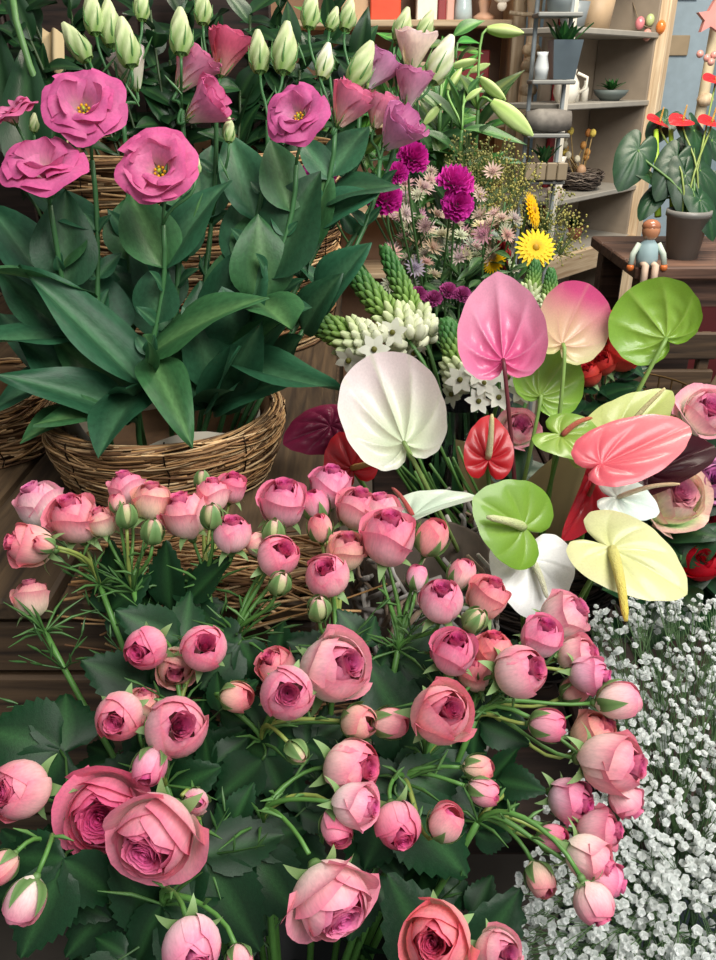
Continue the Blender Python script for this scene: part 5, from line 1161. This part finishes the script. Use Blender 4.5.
# the table with the potted red anthurium
tx, ty = .79, 1.98
t = stand('plank_table', 'brown plank table carrying the potted red anthurium', .665, 1.5, 1.93, 2.35, 1.035, 4, M_tabletop, 'X')
box_thing('red_crate', 'dark red box standing under the plank table', 'box', (1.08, 2.1, .80), (.56, .26, .27), C('5a1a1c'))
m = MB(); m.box((1.08, 2.12, .56), (.62, .3, .2), C('2a211d'), None, .004); o = part(m, 'storage_crate', M_plain); tag(o, 'black-brown crate under the dark red box', 'crate')
m = MB(); m.box((1.08, 2.12, .23), (.62, .3, .46), C('221b18'), None, .004); o = part(m, 'storage_crate', M_plain); tag(o, 'black-brown tall crate standing on the floor under the table', 'crate')
pa = P(674, 262, 2.06); PA = V((pa.x, 2.05, 1.035))
t = thing('potted_anthurium', 'potted anthurium with dark leaves and red spathes on the plank table', 'plant', PA); W = Matrix.Translation(PA); m = MB(); m.lathe([(0, 0), (.038, 0), (.051, .10), (.054, .10), (.054, .115), (.048, .115), (.036, .01), (0, .01)], C('83817c'), 24); part(m, 'pot', M_plastic, t, W)
m = MB(); m.lathe([(0, .1), (.047, .1)], C('2c211a'), 18); part(m, 'soil', M_cloth, t, W)
def hleaf(): return sm(1, -.15, .25, .03, colgrad(C('24502e'), C('1c4226'), None, C('3f6b3c')), M_leaf, na=48, nv=6)
HL = [hleaf(), hleaf()]
for (u, v, tu, tv, d, w_) in ((638, 150, 622, 185, 1.98, .10), (650, 175, 628, 160, 2.0, .08), (694, 130, 716, 165, 2.02, .11), (676, 160, 660, 195, 1.97, .09), (700, 170, 735, 205, 1.98, .11), (685, 175, 690, 215, 1.96, .09), (665, 120, 650, 140, 2.06, .08), (712, 140, 735, 160, 2.08, .1), (700, 200, 720, 235, 1.95, .08), (655, 195, 640, 215, 2.0, .06), (690, 150, 672, 175, 2.05, .1), (715, 190, 700, 225, 2.0, .1)):
    A = P(u, v, d); T = P(tu, tv, d-.02); m = MB(); b = PA+V((rnd(-.02, .02), rnd(-.02, .02), .1)); m.tube(bez(b, b+V((0, 0, .08)), A-V((0, 0, .03)), A, 7), .003, C('557a3a'), 6); st = part(m, 'leaf_stalk', M_stem, t)
    y = T-A; L = y.length; place('leaf', random.choice(HL), st, axes(A, y, D(rnd(-.3, .3), .6, .7), w_/1.3, L, L), tuple([rnd(.6, 1.0)]*3))
RS = sm(1, .2, .1, .05, colgrad(C('b3161f'), C('c81d24')), M_anth, na=48, nv=6)
for (u, v, tu, tv, d) in ((683, 120, 672, 122, 2.0), (712, 122, 700, 120, 2.02), (660, 122, 651, 118, 2.04), (716, 80, 706, 78, 2.1)):
    A = P(u, v, d); T = P(tu, tv, d-.02); m = MB(); b = PA+V((rnd(-.02, .02), rnd(-.02, .02), .1)); m.tube(bez(b, b+V((0, 0, .15)), A-V((0, 0, .05)), A, 7), .0025, C('7c8f45'), 6); st = part(m, 'flower_stalk', M_stem, t)
    place('spathe', RS, st, axes(A, T-A, D(0, .55, .8), .05, .045, .045)); spadix_part(st, A, A+V((.004, 0, .035)), .003, C('d9c25a'), C('d9a24a'))
for u in (657, 672): # two thick pale green stakes
    m = MB(); b = P(u, 222, 2.03); m.tube([V((b.x, b.y, 1.125)), P(u-1, 130, 2.03)], [.009, .006], C('9cc23a'), 8); part(m, 'cane', M_stem, t)
# sitting wooden doll on the table edge
dp = P(637, 262, 2.06); t = thing('wooden_doll', 'little jointed doll with copper head and pale blue shirt sitting on the table edge', 'doll', (.69, 1.95, 1.035))
dx, dy, dz = .69, 1.945, 1.035
m = MB(); m.lathe([(0, 0), (.022, 0), (.026, .02), (.022, .05), (.010, .064), (0, .064)], [C('c9a58c')]+[C('9fb9bd')]*5, 14); part(m, 'torso', M_plain, t, Matrix.Translation(V((dx, dy, dz))))
m = MB(); m.ball((dx, dy, dz+.083), (.021, .021, .023), C('c98a64'), 14, 10); hd = part(m, 'head', M_gloss, t)
m = MB(); m.ball((dx, dy+.002, dz+.092), (.022, .022, .017), C('a5694a'), 12, 6); part(m, 'hair', M_gloss, hd)
for s in (-1, 1):
    m = MB(); m.tube([(dx+s*.022, dy, dz+.053), (dx+s*.036, dy-.006, dz+.03), (dx+s*.04, dy-.012, dz+.006)], .007, C('c3cfc0'), 8); a_ = part(m, 'arm', M_plain, t); m = MB(); m.ball((dx+s*.04, dy-.012, dz+.0), .0095, C('d8763c'), 8, 6); part(m, 'hand', M_gloss, a_)
    m = MB(); m.tube([(dx+s*.011, dy-.005, dz+.01), (dx+s*.012, dy-.034, dz+.008), (dx+s*.012, dy-.038, dz-.05)], .0085, C('cdb29c'), 8); l_ = part(m, 'leg', M_plain, t); m = MB(); m.ball((dx+s*.012, dy-.042, dz-.055), (.010, .014, .009), C('d8763c'), 8, 6); part(m, 'foot', M_gloss, l_)

# ------------------------------------------------------------------ middle right: red roses, cloth, paper, side bouquet
s0 = P(625, 380, 1.55)
t = thing('wire_basket', 'brown open mesh basket behind the lemon green anthurium', 'basket', (.56, 1.52, .62)); m = MB()
for k in range(8): m.tube([V((.56+(.10+.004*k)*math.cos(a*PI/16), 1.52+(.10+.004*k)*math.sin(a*PI/16), .622+.036*k)) for a in range(33)], .0022, C('7a5f3a'), 4, False)
for a in range(28): m.tube([V((.56+.10*math.cos(a*PI/14), 1.52+.10*math.sin(a*PI/14), .622)), V((.56+.128*math.cos(a*PI/14+.2), 1.52+.128*math.sin(a*PI/14+.2), .875))], .0022, C('6d5434'), 4, False)
m.lathe([(0, .0), (.1, .0)], C('4a3a26'), 20, Matrix.Translation(V((.56, 1.52, .622)))); part(m, 'mesh', M_metal, t)
for k, (u, v, px, fc) in enumerate(((618, 328, 34, (-.2, .6, .7)), (622, 352, 38, (.1, .4, .9)), (602, 362, 28, (-.3, .3, .8)), (588, 374, 26, (-.3, .5, .7)))):
    d = 1.42; n = D(*fc); e = P(u, v, d); R = px*.5*d/F; t = thing('red_rose', 'orange red rose between the lime green and cream anthuriums', 'rose', V((.56+rnd(-.04, .04), 1.52+rnd(-.04, .04), .63)), 'orange red roses in the mesh basket')
    rose_bloom(t, e, n, R, 'half', 'p')
    for o in t.children_recursive:
        if o.name.startswith(('bloom', 'petal')): o.color = (.66, .16, .10, 1)
    stemto(t, e-n*R*1.35, t.matrix_basis.translation, .003)
    for j in range(5):
        b = e-V((0, 0, .05+.02*j)); leaf(t, b, b+D(rnd(-1, 1), rnd(-.5, .5), rnd(0, .8))*.07, D(0, .6, .7), .045, DL, 'leaf', (.5, .6, .65))
c_ = bucket('flower_bucket', 'black bucket holding the cream and red roses beside the anthurium pot', (.60, 1.15, .62), .085, .11, .24, C('17181a'))
def side_flower(label, u, v, px, d, fc, kind, tint, root=(.60, 1.15, .65)):
    n = D(*fc); e = P(u, v, d); R = px*.5*d/F; t = thing('garden_rose', label, 'rose', V(root)+V((rnd(-.04, .04), rnd(-.04, .04), 0)), 'mixed flowers in the side bucket'); rose_bloom(t, e, n, R, kind, 'p')
    for o in t.children_recursive:
        if o.name.startswith(('bloom', 'petal')): o.color = (*tint, 1)
    stemto(t, e-n*R*1.35, t.matrix_basis.translation, .003)
    for j in range(6):
        b = e-n*R*1.2-V((0, 0, .02*j)); leaf(t, b, b+D(rnd(-1, 1), rnd(-.7, .5), rnd(-.2, .6))*.08, D(0, .6, .7), .05, DL, 'leaf', (.45, .55, .5))
side_flower('big cream and pale green rose below the maroon anthurium', 673, 496, 72, 1.0, (.2, .3, .8), 'open', (.95, 1.95, 1.2))
side_flower('blush pink rose above the maroon anthurium', 708, 412, 56, 1.08, (.1, .4, .8), 'open', (1.02, 1.55, 1.35))
side_flower('lilac flower beside the maroon anthurium', 716, 480, 44, 1.02, (-.2, .3, .9), 'open', (.75, .95, 1.3))
side_flower('dark red rose behind the gypsophila', 700, 562, 40, 1.02, (-.1, .4, .9), 'half', (.62, .03, .06))
side_flower('crimson rose under the lilac flower', 712, 522, 40, 1.06, (-.1, .4, .9), 'half', (.55, .05, .14))
side_flower('pale pink carnation-like rose beside the small bright red anthurium', 519, 428, 40, 1.12, (.1, .4, .8), 'open', (1.05, 1.6, 1.4), (.30, 1.20, .65))
for k in range(12):
    u, v, d = rnd(640, 740), rnd(510, 600), rnd(1.0, 1.12); b = P(u, v, d); t = thing('greenery', 'dark leafy twig in the side bucket beside the anthurium pot', 'foliage', V((.60+rnd(-.05, .05), 1.15+rnd(-.05, .05), .65)), 'dark leafy twigs in the side bucket'); stemto(t, b, t.matrix_basis.translation)
    for j in range(5): leaf(t, b-V((0, 0, .015*j)), b+D(rnd(-1, 1), rnd(-.5, .8), rnd(-.3, .8))*.07, D(rnd(-.3, .3), .6, .7), .045, DL, 'leaf', tuple([rnd(.35, .7)]*3))
# crumpled cloth and paper on the low table
def crumple(name, label, cat, c, sx, sy, sz, col, mat):
    m = MB(); sd = rnd(0, 100)
    def fn(s, t):
        x = s; y = t*2-1; r2 = x*x+y*y; z = max(0, 1-r2*.55)*(.6+.9*mnoise.noise(V((x*2.2+sd, y*2.2, 0))))
        return V((c[0]+x*sx, c[1]+y*sy, c[2]+max(.002, z*sz))), jit(col, .05)
    m.grid(22, 22, fn); return tag(part(m, name, mat), label, cat)
crumple('grey_cloth', 'crumpled dark grey cloth on the low table', 'cloth', (.87, 1.48, .625), .12, .12, .22, C('4d4d50'), M_cloth)
crumple('brown_paper', 'crumpled brown paper heap behind the grey cloth', 'paper', (.92, 1.74, .625), .12, .11, .30, C('8a735c'), M_paper)
crumple('plastic_film', 'crumpled purple brown plastic wrap behind the maroon anthurium', 'wrap', (.82, 1.28, .625), .13, .10, .24, C('5e4a46'), M_plastic)
# pale crate behind
t = thing('slatted_crate', 'brown slatted crate behind the orange red roses', 'crate', (.62, 1.76, .62))
for k in range(4): boxpart(t, 'slat', M_bench, (.62, 1.70, .66+.085*k), (.34, .014, .06))
for k in range(2): boxpart(t, 'corner_post', M_bench, (.47+.30*k, 1.717, .78), (.025, .02, .32))
boxpart(t, 'back', M_dark, (.62, 1.84, .77), (.34, .02, .30))
# grey twig basket behind the roses
tb = P(400, 640, .98); TB = V((tb.x+.03, .80, .62)); t = thing('twig_basket', 'loose grey twig basket behind the rose stems', 'basket', TB); m = MB()
for k in range(320):
    a = rnd(0, 6.3); a2 = a+rnd(-.7, .7); z1 = rnd(.02, .34); z2 = min(.37, max(.01, z1+rnd(-.09, .09))); r = .082+rnd(-.004, .008)
    m.tube([TB+V((r*math.cos(a), r*math.sin(a), z1)), TB+V((r*1.05*math.cos((a+a2)/2), r*1.05*math.sin((a+a2)/2), (z1+z2)/2)), TB+V((r*math.cos(a2), r*math.sin(a2), z2))], rnd(.0018, .0034), jit(random.choice([C('a5a29c'), C('c0bbb3'), C('8a8580'), C('9a8672')]), .15), 5)
o = part(m, 'twigs', M_straw, t); o['kind'] = 'stuff'
m = MB(); m.lathe([(0, .002), (.075, .002), (.075, .33), (.07, .33), (.07, .01), (0, .01)], C('4a4036'), 24); part(m, 'liner', M_straw, t, Matrix.Translation(TB))
